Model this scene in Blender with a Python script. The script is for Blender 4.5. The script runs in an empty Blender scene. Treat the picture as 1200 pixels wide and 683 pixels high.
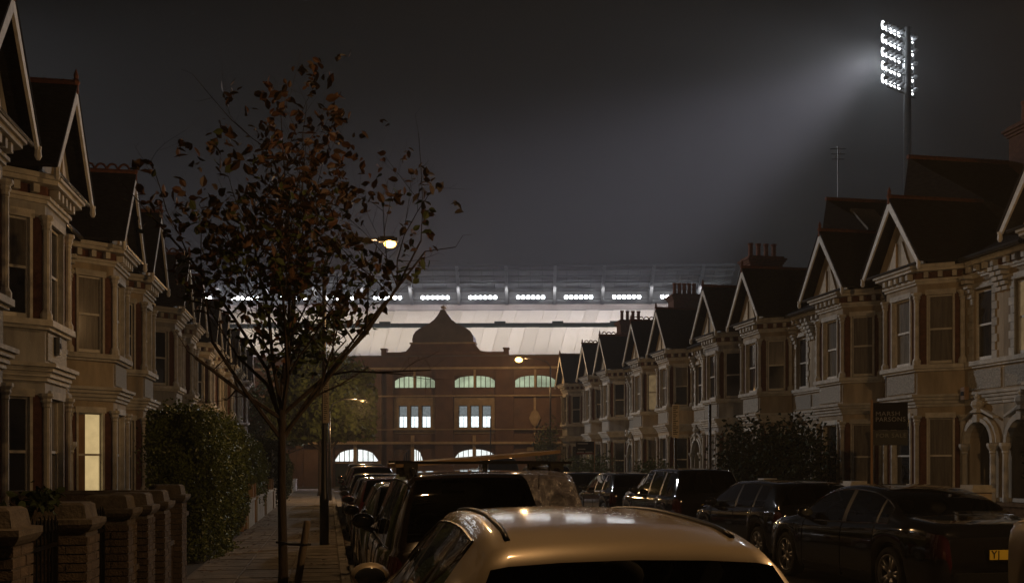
import bpy, math, random
from mathutils import Vector, Matrix
R = math.radians
random.seed(7)
scn = bpy.context.scene
col = scn.collection

# ------------------------------------------------------------------ camera
F = 1200.0                      # focal length in photo pixels (photo 1200 x 683)
YAW = R(10.16)
EYE = 1.75
HY = 544.0
cd = bpy.data.cameras.new('camera'); cam = bpy.data.objects.new('camera', cd); col.objects.link(cam)
cam.location = (0, 0, EYE); cam.rotation_euler = (R(90), 0, -YAW)
cd.sensor_width = 36; cd.lens = 36 * F / 1200; cd.shift_y = (HY - 341.5) / 1200
cd.clip_start = .05; cd.clip_end = 3000
scn.camera = cam

def P(px, py, Z):
    """point seen at photo pixel px,py at depth Z along the lens axis"""
    cx = (px - 600) / F * Z
    return Vector((cx * math.cos(YAW) + Z * math.sin(YAW), Z * math.cos(YAW) - cx * math.sin(YAW), EYE + (HY - py) / F * Z))

# ------------------------------------------------------------------ world: night sky with city glow
w = bpy.data.worlds.new('World'); scn.world = w; w.use_nodes = True
nt = w.node_tree; nt.nodes.clear()
out = nt.nodes.new('ShaderNodeOutputWorld'); bg = nt.nodes.new('ShaderNodeBackground')
tc = nt.nodes.new('ShaderNodeTexCoord'); sep = nt.nodes.new('ShaderNodeSeparateXYZ'); ramp = nt.nodes.new('ShaderNodeValToRGB')
nz = nt.nodes.new('ShaderNodeTexNoise'); nz.inputs['Scale'].default_value = 1.6; nz.inputs['Detail'].default_value = 3
nt.links.new(tc.outputs['Generated'], sep.inputs[0]); nt.links.new(tc.outputs['Generated'], nz.inputs['Vector'])
ma = nt.nodes.new('ShaderNodeMath'); ma.operation = 'MULTIPLY_ADD'; ma.inputs[1].default_value = .10; 
nt.links.new(nz.outputs['Fac'], ma.inputs[0]); nt.links.new(sep.outputs['Z'], ma.inputs[2])
nt.links.new(ma.outputs[0], ramp.inputs[0])
cr = ramp.color_ramp
cr.elements[0].position = 0.0; cr.elements[0].color = (.0150, .0135, .0135, 1)
cr.elements[1].position = .52; cr.elements[1].color = (.0030, .0028, .0020, 1)
e = cr.elements.new(.2); e.color = (.0105, .0098, .0105, 1)
sky = nt.nodes.new('ShaderNodeTexSky'); sky.sky_type = 'NISHITA'; sky.sun_disc = False
sky.sun_elevation = R(-9); sky.sun_rotation = R(200)
b2 = nt.nodes.new('ShaderNodeBackground'); b2.inputs['Strength'].default_value = .05
nt.links.new(sky.outputs[0], b2.inputs['Color'])
ad = nt.nodes.new('ShaderNodeAddShader')
nt.links.new(ramp.outputs[0], bg.inputs['Color']); bg.inputs['Strength'].default_value = .40
nt.links.new(bg.outputs[0], ad.inputs[0]); nt.links.new(b2.outputs[0], ad.inputs[1]); nt.links.new(ad.outputs[0], out.inputs['Surface'])

vs = scn.view_settings; vs.view_transform = 'Standard'; vs.look = 'None'; vs.exposure = 0.0; vs.gamma = 1.0; vs.use_curve_mapping = False
scn.cycles.use_denoising = True
scn.cycles.max_bounces = 5; scn.cycles.diffuse_bounces = 2; scn.cycles.glossy_bounces = 3; scn.cycles.volume_bounces = 0
scn.cycles.transparent_max_bounces = 12; scn.cycles.transmission_bounces = 4
scn.cycles.sample_clamp_indirect = 3.0
scn.cycles.caustics_reflective = False; scn.cycles.caustics_refractive = False

SODIUM = (1.0, .57, .24)
FLOOD = (.86, .93, 1.0)
LAMP_W = 210.0
MAST_W = 190000.0
HAZE_DENSITY = .0014

# ------------------------------------------------------------------ materials
MAT = {}
def nd(nt, t, **kw):
    n = nt.nodes.new(t)
    for k, v in kw.items():
        if k in n.inputs.keys(): n.inputs[k].default_value = v
        else: setattr(n, k, v)
    return n
def mat(name, c, rough=.8, var=.25, scale=3.0, bump=0.0, bscale=30.0, metal=0.0, coat=0.0, spec=.5, c2=None, detail=5.0, stretch=None):
    m = bpy.data.materials.new(name); m.use_nodes = True; t = m.node_tree; b = t.nodes['Principled BSDF']
    b.inputs['Roughness'].default_value = rough; b.inputs['Metallic'].default_value = metal
    b.inputs['Coat Weight'].default_value = coat; b.inputs['Coat Roughness'].default_value = .03
    b.inputs['Specular IOR Level'].default_value = spec
    tcn = nd(t, 'ShaderNodeTexCoord'); mp = nd(t, 'ShaderNodeMapping')
    if stretch: mp.inputs['Scale'].default_value = stretch
    oi = nd(t, 'ShaderNodeObjectInfo')
    addv = nd(t, 'ShaderNodeVectorMath', operation='ADD')
    mulv = nd(t, 'ShaderNodeMath', operation='MULTIPLY'); mulv.inputs[1].default_value = 40.0
    t.links.new(oi.outputs['Random'], mulv.inputs[0])
    t.links.new(tcn.outputs['Object'], addv.inputs[0]); t.links.new(mulv.outputs[0], addv.inputs[1])
    t.links.new(addv.outputs[0], mp.inputs['Vector'])
    n = nd(t, 'ShaderNodeTexNoise', Scale=scale, Detail=detail, Roughness=.6)
    t.links.new(mp.outputs[0], n.inputs['Vector'])
    rp = nd(t, 'ShaderNodeValToRGB'); el = rp.color_ramp.elements
    d = c2 or tuple(x * (1 - var) for x in c)
    el[0].position = .32; el[1].position = .68
    el[0].color = (*d, 1); el[1].color = (*[min(1, x * (1 + (0 if c2 else var * .5))) for x in c], 1)
    t.links.new(n.outputs['Fac'], rp.inputs[0])
    hv = nd(t, 'ShaderNodeHueSaturation'); mr = nd(t, 'ShaderNodeMapRange'); mr.inputs['To Min'].default_value = .82; mr.inputs['To Max'].default_value = 1.15
    t.links.new(oi.outputs['Random'], mr.inputs['Value']); t.links.new(mr.outputs[0], hv.inputs['Value'])
    t.links.new(rp.outputs[0], hv.inputs['Color']); t.links.new(hv.outputs[0], b.inputs['Base Color'])
    if bump:
        n2 = nd(t, 'ShaderNodeTexNoise', Scale=bscale, Detail=3.0); t.links.new(mp.outputs[0], n2.inputs['Vector'])
        bp = nd(t, 'ShaderNodeBump', Strength=bump, Distance=.02); t.links.new(n2.outputs['Fac'], bp.inputs['Height'])
        t.links.new(bp.outputs[0], b.inputs['Normal'])
    MAT[name] = m; return m
def emis(name, c, s, sample=False, var=None):
    m = bpy.data.materials.new(name); m.use_nodes = True; t = m.node_tree; t.nodes.clear()
    o = nd(t, 'ShaderNodeOutputMaterial'); e = nd(t, 'ShaderNodeEmission', Color=(*c, 1), Strength=s)
    t.links.new(e.outputs[0], o.inputs['Surface'])
    if var:
        tcn = nd(t, 'ShaderNodeTexCoord'); n = nd(t, 'ShaderNodeTexNoise', Scale=var[0], Detail=4.0)
        mr = nd(t, 'ShaderNodeMapRange'); mr.inputs['From Min'].default_value = .3; mr.inputs['From Max'].default_value = .7
        mr.inputs['To Min'].default_value = s * (1 - var[1]); mr.inputs['To Max'].default_value = s
        t.links.new(tcn.outputs['Object'], n.inputs['Vector']); t.links.new(n.outputs['Fac'], mr.inputs['Value']); t.links.new(mr.outputs[0], e.inputs['Strength'])
    if not sample: m.cycles.emission_sampling = 'NONE'
    MAT[name] = m; return m
def glass(name, tint, rough=.03, mixf=.5):
    m = bpy.data.materials.new(name); m.use_nodes = True; t = m.node_tree; t.nodes.clear()
    o = nd(t, 'ShaderNodeOutputMaterial'); g = nd(t, 'ShaderNodeBsdfGlossy', Roughness=rough); g.inputs['Color'].default_value = (.9, .9, .9, 1)
    tr = nd(t, 'ShaderNodeBsdfTransparent'); tr.inputs['Color'].default_value = (*tint, 1)
    fr = nd(t, 'ShaderNodeFresnel', IOR=mixf); mx = nd(t, 'ShaderNodeMixShader')
    t.links.new(fr.outputs[0], mx.inputs[0]); t.links.new(tr.outputs[0], mx.inputs[1]); t.links.new(g.outputs[0], mx.inputs[2]); t.links.new(mx.outputs[0], o.inputs['Surface'])
    MAT[name] = m; return m

mat('stucco', (.40, .36, .30), .85, .42, 1.6, .25, 60, stretch=(1.6, 1.6, .35))
mat('stucco_cream', (.46, .38, .27), .85, .40, 1.4, .25, 60, stretch=(1.6, 1.6, .35))
mat('stucco_grey', (.36, .35, .33), .85, .42, 1.8, .25, 60, stretch=(1.6, 1.6, .35))
mat('stone_trim', (.58, .55, .48), .75, .28, 4.0, .25, 50)
mat('carved_stone', (.46, .44, .39), .9, .45, 26.0, 1.0, 34)
mat('red_brick', (.14, .060, .040), .9, .35, 9.0, .5, 40)
mat('slate', (.032, .030, .032), .85, .4, 6.0, .5, 22, spec=.05, stretch=(1, 1, 4))
mat('clay', (.20, .075, .045), .85, .35, 12.0)
mat('pot_clay', (.26, .11, .07), .85, .3, 10.0)
mat('white_paint', (.72, .69, .62), .5, .18, 8.0, .08, 40)
mat('cream_paint', (.60, .48, .30), .5, .18, 8.0)
mat('dark_paint', (.025, .03, .035), .4, .3, 8.0)
mat('door_red', (.12, .02, .018), .35, .2, 6.0)
mat('door_green', (.012, .03, .022), .5, .3, 6.0)
mat('gutter', (.03, .03, .032), .4, .2, 6.0)
mat('pane_dark', (.030, .032, .036), .06, .3, .8, spec=.8)
mat('pane_curtain', (.22, .20, .17), .12, .35, 2.5, spec=.8, stretch=(9, 9, .6))
emis('lit_window', (1.0, .72, .33), .60, var=(3.0, .25))
emis('lit_window_dim', (1.0, .68, .34), .16, var=(4.0, .4))
mat('pier_brick', (.125, .092, .066), .9, .45, 11.0, .6, 60)
mat('pier_cap', (.15, .125, .10), .85, .35, 8.0, .5, 40)
mat('mortar', (.15, .13, .11), .95, .2, 20.0, .4, 80)
mat('iron', (.012, .012, .013), .35, .2, 9.0, metal=.3)
mat('asphalt', (.050, .047, .044), .75, .35, 2.0, .6, 120)
mat('earth', (.05, .045, .035), .95, .4, 1.0, .5, 20)
mat('slab', (.20, .175, .145), .85, .35, 2.6, .35, 90)
mat('kerb_stone', (.26, .24, .21), .8, .3, 3.0, .3, 80)
mat('render_wall', (.46, .43, .37), .85, .25, 2.0, .2, 50)
mat('timber_pale', (.36, .22, .12), .7, .3, 6.0, .3, 30, stretch=(1, 1, .2))
mat('bark', (.075, .055, .040), .9, .45, 8.0, .9, 28, stretch=(1, 1, .25))
mat('leaf_green', (.085, .115, .034), .6, .45, 1.2, c2=(.075, .095, .028), spec=.2)
mat('leaf_rust', (.17, .070, .034), .55, .45, 1.0, c2=(.075, .055, .025))
mat('leaf_dark', (.035, .050, .020), .7, .45, .9, c2=(.020, .030, .012), spec=.12)
mat('hedge_leaf', (.17, .21, .05), .36, .4, 2.0, c2=(.10, .14, .035))
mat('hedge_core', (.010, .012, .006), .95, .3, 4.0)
mat('facade_brick', (.175, .108, .075), .9, .30, .9, .4, 14)
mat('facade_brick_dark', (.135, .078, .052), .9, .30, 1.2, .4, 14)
mat('facade_stone', (.42, .33, .22), .85, .28, 2.0, .2, 20)
mat('lead', (.10, .085, .078), .6, .3, 1.4)
mat('steel', (.30, .31, .33), .5, .2, 1.0)
mat('steel_mid', (.15, .155, .165), .6, .2, 1.0)
mat('steel_dark', (.05, .055, .06), .5, .2, 1.0)
mat('roof_sheet', (.62, .60, .52), .6, .10, .5, .1, 4)
_m = MAT['roof_sheet']; _t = _m.node_tree; _b = _t.nodes['Principled BSDF']
_tr = nd(_t, 'ShaderNodeBsdfTranslucent'); _tr.inputs['Color'].default_value = (.86, .76, .61, 1); _mx = nd(_t, 'ShaderNodeMixShader'); _mx.inputs[0].default_value = .6
_t.links.new(_b.outputs[0], _mx.inputs[1]); _t.links.new(_tr.outputs[0], _mx.inputs[2]); _t.links.new(_mx.outputs[0], _t.nodes['Material Output'].inputs['Surface'])
mat('pink_fascia', (.60, .50, .47), .6, .10, .6)
mat('green_steel', (.018, .035, .028), .45, .3, 1.0)
mat('mast_steel', (.10, .105, .11), .5, .2, 2.0, metal=.4)
mat('wood_stake', (.24, .19, .14), .85, .35, 7.0, .5, 40, stretch=(1, 1, .2))
mat('rubber', (.012, .012, .012), .7, .3, 12.0, .2, 60)
mat('tyre', (.016, .016, .016), .8, .3, 12.0, .3, 60)
mat('rim_alloy', (.45, .44, .43), .3, .1, 6.0, metal=.9)
mat('chrome', (.75, .73, .70), .13, .05, 6.0, metal=1.0)
mat('black_trim', (.012, .012, .012), .35, .2, 10.0)
mat('seat_cloth', (.05, .048, .046), .8, .2, 10.0)
mat('sign_white', (.55, .48, .38), .5, .12, 8.0)
mat('sign_black', (.006, .006, .007), .6, .2, 5.0, spec=.15)
mat('sign_letter', (.24, .24, .25), .5, .1, 5.0)
mat('sign_letter_green', (.20, .21, .18), .5, .1, 5.0)
mat('sign_grey', (.040, .042, .040), .6, .1, 5.0)
mat('sign_red', (.25, .03, .03), .4, .1, 5.0)
mat('plate_yellow', (.62, .45, .05), .35, .05, 5.0)
mat('plate_white', (.65, .65, .60), .35, .05, 5.0)
mat('tail_red', (.16, .008, .006), .12, .2, 20.0, coat=1.0)
mat('tail_red_dark', (.05, .004, .004), .1, .2, 20.0, coat=1.0)
mat('lamp_clear', (.35, .35, .36), .08, .2, 20.0, coat=1.0)
mat('board_varnish', (.24, .16, .09), .5, .25, 3.0, coat=.5)
mat('bin_teal', (.02, .07, .075), .4, .2, 4.0)
emis('flood_lens', (.93, .97, 1.0), 22.0)
emis('mast_lens', (.93, .97, 1.0), 9.0)
emis('sodium_lens', (1.0, .52, .13), 9.0)
glass('car_glass', (.50, .51, .52), .03, 1.6)
glass('car_glass_dark', (.04, .04, .045), .03, 1.6)

def window_light(name, c, lo, hi, split):
    """lit frosted pane: a patterned upper light and a brighter lower one, split at object-space height"""
    m = emis(name, c, hi); t = m.node_tree; e = [n for n in t.nodes if n.type == 'EMISSION'][0]
    tcn = nd(t, 'ShaderNodeTexCoord'); sp = nd(t, 'ShaderNodeSeparateXYZ'); st = nd(t, 'ShaderNodeMath', operation='GREATER_THAN'); st.inputs[1].default_value = split
    ch = nd(t, 'ShaderNodeTexVoronoi', Scale=7.0)
    mr = nd(t, 'ShaderNodeMapRange'); mr.inputs['To Min'].default_value = hi; mr.inputs['To Max'].default_value = lo
    mu = nd(t, 'ShaderNodeMath', operation='MULTIPLY'); mr2 = nd(t, 'ShaderNodeMapRange'); mr2.inputs['To Min'].default_value = .6; mr2.inputs['To Max'].default_value = 1.1
    t.links.new(tcn.outputs['Object'], sp.inputs[0]); t.links.new(sp.outputs['Z'], st.inputs[0]); t.links.new(st.outputs[0], mr.inputs['Value'])
    t.links.new(tcn.outputs['Object'], ch.inputs['Vector']); t.links.new(ch.outputs['Distance'], mr2.inputs['Value'])
    t.links.new(mr.outputs[0], mu.inputs[0]); t.links.new(mr2.outputs[0], mu.inputs[1]); t.links.new(mu.outputs[0], e.inputs['Strength'])
    return m
window_light('pane_office', (.85, .97, 1.0), .22, 1.9, 5.35)
emis('pane_green', (.72, .86, .58), .72, var=(1.1, .6))
emis('pane_white', (.92, .98, .95), 1.5, var=(1.6, .4))

def plastic(name):
    m = bpy.data.materials.new(name); m.use_nodes = True; t = m.node_tree; b = t.nodes['Principled BSDF']
    o = t.nodes['Material Output']
    b.inputs['Base Color'].default_value = (.17, .165, .20, 1); b.inputs['Roughness'].default_value = .22
    tcn = nd(t, 'ShaderNodeTexCoord'); n = nd(t, 'ShaderNodeTexNoise', Scale=9.0, Detail=6.0, Distortion=1.5)
    bp = nd(t, 'ShaderNodeBump', Strength=.9, Distance=.03); tr = nd(t, 'ShaderNodeBsdfTransparent'); mx = nd(t, 'ShaderNodeMixShader'); mr = nd(t, 'ShaderNodeMapRange')
    mr.inputs['From Min'].default_value = .35; mr.inputs['From Max'].default_value = .7; mr.inputs['To Min'].default_value = .30; mr.inputs['To Max'].default_value = .85
    t.links.new(tcn.outputs['Object'], n.inputs['Vector']); t.links.new(n.outputs['Fac'], bp.inputs['Height']); t.links.new(bp.outputs[0], b.inputs['Normal'])
    t.links.new(n.outputs['Fac'], mr.inputs['Value']); t.links.new(mr.outputs[0], mx.inputs[0]); t.links.new(tr.outputs[0], mx.inputs[1]); t.links.new(b.outputs[0], mx.inputs[2]); t.links.new(mx.outputs[0], o.inputs['Surface'])
    MAT[name] = m
plastic('plastic_sheet')
def paint(name, c, rough=.28, metal=.0):
    return mat(name, c, rough, .04, 2.0, metal=metal, coat=1.0)
paint('paint_champagne', (.36, .30, .22), .42, .25); MAT['paint_champagne'].node_tree.nodes['Principled BSDF'].inputs['Coat Roughness'].default_value = .10
paint('paint_black', (.004, .004, .005), .10); paint('paint_navy', (.006, .008, .014), .12); paint('paint_red', (.11, .008, .010)); paint('paint_grey', (.06, .06, .062), .3, .5)
paint('paint_silver', (.26, .25, .24), .3, .7); paint('paint_cream', (.60, .50, .36), .35); paint('paint_darkgreen', (.006, .014, .010), .12); paint('paint_brown', (.014, .010, .008), .15)

# ------------------------------------------------------------------ mesh helpers
MIR = 1          # mirror factor for local x
class MB:
    def __init__(s): s.v = []; s.f = []
    def add(s, vs, fs):
        n = len(s.v); s.v += [tuple(v) for v in vs]; s.f += [tuple(i + n for i in f) for f in fs]; return s
    def box(s, x0, x1, y0, y1, z0, z1):
        vs = [(x, y, z) for x in (x0, x1) for y in (y0, y1) for z in (z0, z1)]
        return s.add(vs, [(0, 1, 3, 2), (4, 6, 7, 5), (0, 4, 5, 1), (2, 3, 7, 6), (0, 2, 6, 4), (1, 5, 7, 3)])
    def fbox(s, fr, s0, s1, n0, n1, z0, z1):
        o, t, n = fr
        vs = [(o[0] + t[0] * a + n[0] * b, o[1] + t[1] * a + n[1] * b, z) for a in (s0, s1) for b in (n0, n1) for z in (z0, z1)]
        return s.add(vs, [(0, 1, 3, 2), (4, 6, 7, 5), (0, 4, 5, 1), (2, 3, 7, 6), (0, 2, 6, 4), (1, 5, 7, 3)])
    def prism(s, poly, z0, z1):
        n = len(poly); vs = [(x, y, z0) for x, y in poly] + [(x, y, z1) for x, y in poly]
        return s.add(vs, [tuple(range(n))[::-1], tuple(range(n, 2 * n))] + [(i, (i + 1) % n, n + (i + 1) % n, n + i) for i in range(n)])
    def solid(s, poly, d):
        """poly: list of 3d points (planar), extruded by vector d"""
        n = len(poly); vs = [Vector(p) for p in poly]; vs += [p + Vector(d) for p in vs]
        return s.add(vs, [tuple(range(n))[::-1], tuple(range(n, 2 * n))] + [(i, (i + 1) % n, n + (i + 1) % n, n + i) for i in range(n)])
    def lathe(s, x, y, prof, seg=10, rot=0.0):
        vs = []; fs = []
        for r, z in prof:
            for k in range(seg):
                a = 2 * math.pi * k / seg + rot; vs.append((x + r * math.cos(a), y + r * math.sin(a), z))
        for i in range(len(prof) - 1):
            for k in range(seg):
                a = i * seg + k; b = i * seg + (k + 1) % seg; fs.append((a, b, b + seg, a + seg))
        fs.append(tuple(range(seg))[::-1]); fs.append(tuple(range((len(prof) - 1) * seg, len(prof) * seg)))
        return s.add(vs, fs)
    def tube(s, pts, r, seg=6, caps=True):
        pts = [Vector(p) for p in pts]; rs = r if isinstance(r, (list, tuple)) else [r] * len(pts)
        vs = []; fs = []; up = Vector((0, 0, 1)); prev = None
        for i, p in enumerate(pts):
            d = (pts[min(i + 1, len(pts) - 1)] - pts[max(i - 1, 0)]).normalized()
            if prev is None:
                a = d.cross(up); a = a if a.length > .05 else d.cross(Vector((1, 0, 0)))
            else: a = prev - d * prev.dot(d)
            a.normalize(); prev = a; b = d.cross(a)
            for k in range(seg):
                t = 2 * math.pi * k / seg; vs.append(p + (a * math.cos(t) + b * math.sin(t)) * rs[i])
        for i in range(len(pts) - 1):
            for k in range(seg):
                a = i * seg + k; b = i * seg + (k + 1) % seg; fs.append((a, b, b + seg, a + seg))
        if caps: fs.append(tuple(range(seg))[::-1]); fs.append(tuple(range((len(pts) - 1) * seg, len(pts) * seg)))
        return s.add(vs, fs)
    def ellip(s, c, r, seg=10, rings=6):
        vs = []; fs = []
        for i in range(rings + 1):
            th = math.pi * i / rings
            for k in range(seg):
                ph = 2 * math.pi * k / seg; vs.append((c[0] + r[0] * math.sin(th) * math.cos(ph), c[1] + r[1] * math.sin(th) * math.sin(ph), c[2] + r[2] * math.cos(th)))
        for i in range(rings):
            for k in range(seg):
                a = i * seg + k; b = i * seg + (k + 1) % seg; fs.append((a, a + seg, b + seg, b))
        return s.add(vs, fs)
    def mesh(s, name, m=None, smooth=False):
        me = bpy.data.meshes.new(name)
        if MIR < 0: me.from_pydata([(-x, y, z) for x, y, z in s.v], [], [f[::-1] for f in s.f])
        else: me.from_pydata(s.v, [], s.f)
        me.validate()
        if m: me.materials.append(MAT[m])
        if smooth: me.polygons.foreach_set('use_smooth', [True] * len(me.polygons))
        me.update(); return me
    def build(s, name, m, parent=None, smooth=False, label=None):
        o = bpy.data.objects.new(name, s.mesh(name, m, smooth)); col.objects.link(o)
        if parent: o.parent = parent
        if label: o['label'] = label
        return o
def tag(o, label=None, cat=None, group=None, kind=None):
    if label: o['label'] = label
    if cat: o['category'] = cat
    if group: o['group'] = group
    if kind: o['kind'] = kind
    return o
def empty(name, loc=(0, 0, 0), rz=0.0, label=None, cat=None, group=None):
    o = bpy.data.objects.new(name, None); col.objects.link(o); o.location = loc; o.rotation_euler = (0, 0, rz); o.empty_display_size = .3
    return tag(o, label, cat, group)
def inst(name, me, parent=None, loc=(0, 0, 0), rot=(0, 0, 0), sc=(1, 1, 1), kind=None):
    o = bpy.data.objects.new(name, me); col.objects.link(o); o.location = loc; o.rotation_euler = rot; o.scale = sc
    if parent: o.parent = parent
    if kind: o['kind'] = kind
    return o
def copy_tree(o, parent=None, keep=None):
    c = o.copy(); col.objects.link(c); c.parent = parent
    for ch in list(o.children):
        if keep is None or keep(ch): copy_tree(ch, c, keep)
    return c
def slot(o, m):
    for i, s_ in enumerate(o.material_slots): s_.link = 'OBJECT'; s_.material = MAT[m]

# ------------------------------------------------------------------ ground, roads, pavements
KL, KR = .33, 9.75            # kerb lines
WL, WR = -1.95, 12.1          # garden wall lines
END = 69.0                    # street ends at a cross road
def structure(name, mb, m):
    o = mb.build(name, m); o['kind'] = 'structure'; return o
structure('ground', MB().box(-400, 500, -300, 700, -1.0, -.02), 'earth')
structure('road', MB().box(KL, KR, -40, END, -.6, 0.0), 'asphalt')
structure('cross_road', MB().box(-80, 90, END + .004, END + 8, -.6, -.004), 'asphalt')
def pavement(name, x0, x1, y0, y1):
    return structure(name, MB().box(x0, x1, y0, y1, -.5, .10), 'mortar')
pl = pavement('pavement_left', WL - .1, KL - .15, -40, END - 1)
pr = pavement('pavement_right', KR + .15, WR + .1, -40, END - 1)
pf = pavement('far_pavement', -80, 90, END + 8.2, END + 11)
slab_m = MB().add([(x, y, z) for x, y, z in [(-.355, -.285, 0), (.355, -.285, 0), (.355, .285, 0), (-.355, .285, 0), (-.345, -.275, .022), (.345, -.275, .022), (.345, .275, .022), (-.345, .275, .022)]],
                  [(4, 5, 6, 7), (0, 1, 5, 4), (1, 2, 6, 5), (2, 3, 7, 6), (3, 0, 4, 7)]).mesh('paving_slab', 'slab')
for j in range(52):
    y = 9.5 + j * .60
    for i in range(3):
        o = inst('paving_slab', slab_m, pl, (WL + .30 + i * .73 + (0.0 if i < 3 else 0), y, .096 + random.uniform(-.003, .003)), (random.uniform(-.004, .004), random.uniform(-.004, .004), 0))
far_slabs = MB()
for j in range(48):
    for i in range(3):
        far_slabs.box(WL - .06 + i * .73, WL + .65 + i * .73, 41.0 + j * .60, 41.57 + j * .60, .09, .116 + random.uniform(-.002, .002))
o = far_slabs.build('paving_slab', 'slab', pl); o['kind'] = 'stuff'
kerb_m = MB().add([(-.075, -.45, 0), (.075, -.45, 0), (.075, .45, 0), (-.075, .45, 0), (-.075, -.445, .625), (.060, -.445, .625), (.060, .445, .625), (-.075, .445, .625), (.073, -.445, .60), (.073, .445, .60)],
                  [(4, 5, 6, 7), (0, 1, 8, 5, 4), (3, 7, 6, 9, 2), (1, 2, 9, 8), (8, 9, 6, 5), (0, 4, 7, 3)]).mesh('kerb_stone', 'kerb_stone')
for k in range(72):
    y = 6 + k * .905
    if y < END - 1.5: inst('kerb_stone', kerb_m, pl, (KL - .075, y, -.5 + random.uniform(-.003, .003)))
for k in range(66):
    y = 10 + k * .905
    if y < END - 1.5: inst('kerb_stone', kerb_m, pr, (KR + .075, y, -.5 + random.uniform(-.003, .003)), (0, 0, math.pi))
# drain cover line and double patch of worn tar along the gutter
ty = MB()
for k in range(40): ty.box(KL + .03, KL + .30, 6 + k * 1.55, 7.5 + k * 1.55, .004, .010 + random.uniform(0, .003))
o = ty.build('gutter_channel', 'kerb_stone'); o['kind'] = 'structure'
pr2 = MB()
for j in range(90):
    for i in range(3): pr2.box(KR + .18 + i * .72, KR + .88 + i * .72, 14 + j * .60, 14.57 + j * .60, .09, .118)
o = pr2.build('paving_slab', 'slab', pr); o['kind'] = 'stuff'

# ------------------------------------------------------------------ terraced house kit
HW = 4.98; BC = 1.98; BD = .9
def offs(poly, d):
    """offset the open bay plan outwards"""
    (a, _), (b, y), (c, _), (e_, _) = poly
    k = d * 1.15
    return [(a - k, -.05), (b - d * .55, y + d), (c + d * .55, y + d), (e_ + k, -.05)]
BAY = [(BC - 1.45, 0), (BC - .75, BD), (BC + .75, BD), (BC + 1.45, 0)]
def frame_of(p, q):
    t = Vector((q[0] - p[0], q[1] - p[1])); L = t.length; t /= L; n = Vector((-t[1], t[0]))
    return ((p[0], p[1]), (t[0], t[1]), (n[0], n[1])), L
FACES = []
for i in range(3):
    fr, L = frame_of(BAY[i], BAY[i + 1]); FACES.append((fr, L))
WALLF = (((0, 0), (1, 0), (0, 1)))
def sash_window(root, fr, s0, s1, z0, z1, n=-.14, pane='pane_dark', name='window'):
    f = MB(); b = .055
    f.fbox(fr, s0, s0 + b, n, n + .07, z0, z1); f.fbox(fr, s1 - b, s1, n, n + .07, z0, z1)
    f.fbox(fr, s0 + b, s1 - b, n, n + .07, z1 - b, z1); f.fbox(fr, s0 + b, s1 - b, n - .01, n + .08, z0, z0 + b + .02)
    zm = (z0 + z1) / 2; f.fbox(fr, s0 + b, s1 - b, n, n + .06, zm - .025, zm + .025)
    wo = f.build(name, 'white_paint', root)
    for a, c, dn in ((z0 + b + .02, zm - .025, 0), (zm + .025, z1 - b, .02)):
        MB().fbox(fr, s0 + b, s1 - b, n + .01 + dn, n + .02 + dn, a, c).build('pane', pane, wo)
    return wo
def cap_prof(r, z0, z1):
    return [(r * 1.7, z0), (r * 1.7, z0 + .12), (r * 1.25, z0 + .17), (r, z0 + .2), (r, z1 - .26), (r * 1.25, z1 - .24), (r * 1.1, z1 - .19), (r * 1.6, z1 - .14), (r * 1.4, z1 - .1), (r * 2.1, z1 - .05), (r * 2.1, z1)]
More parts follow.
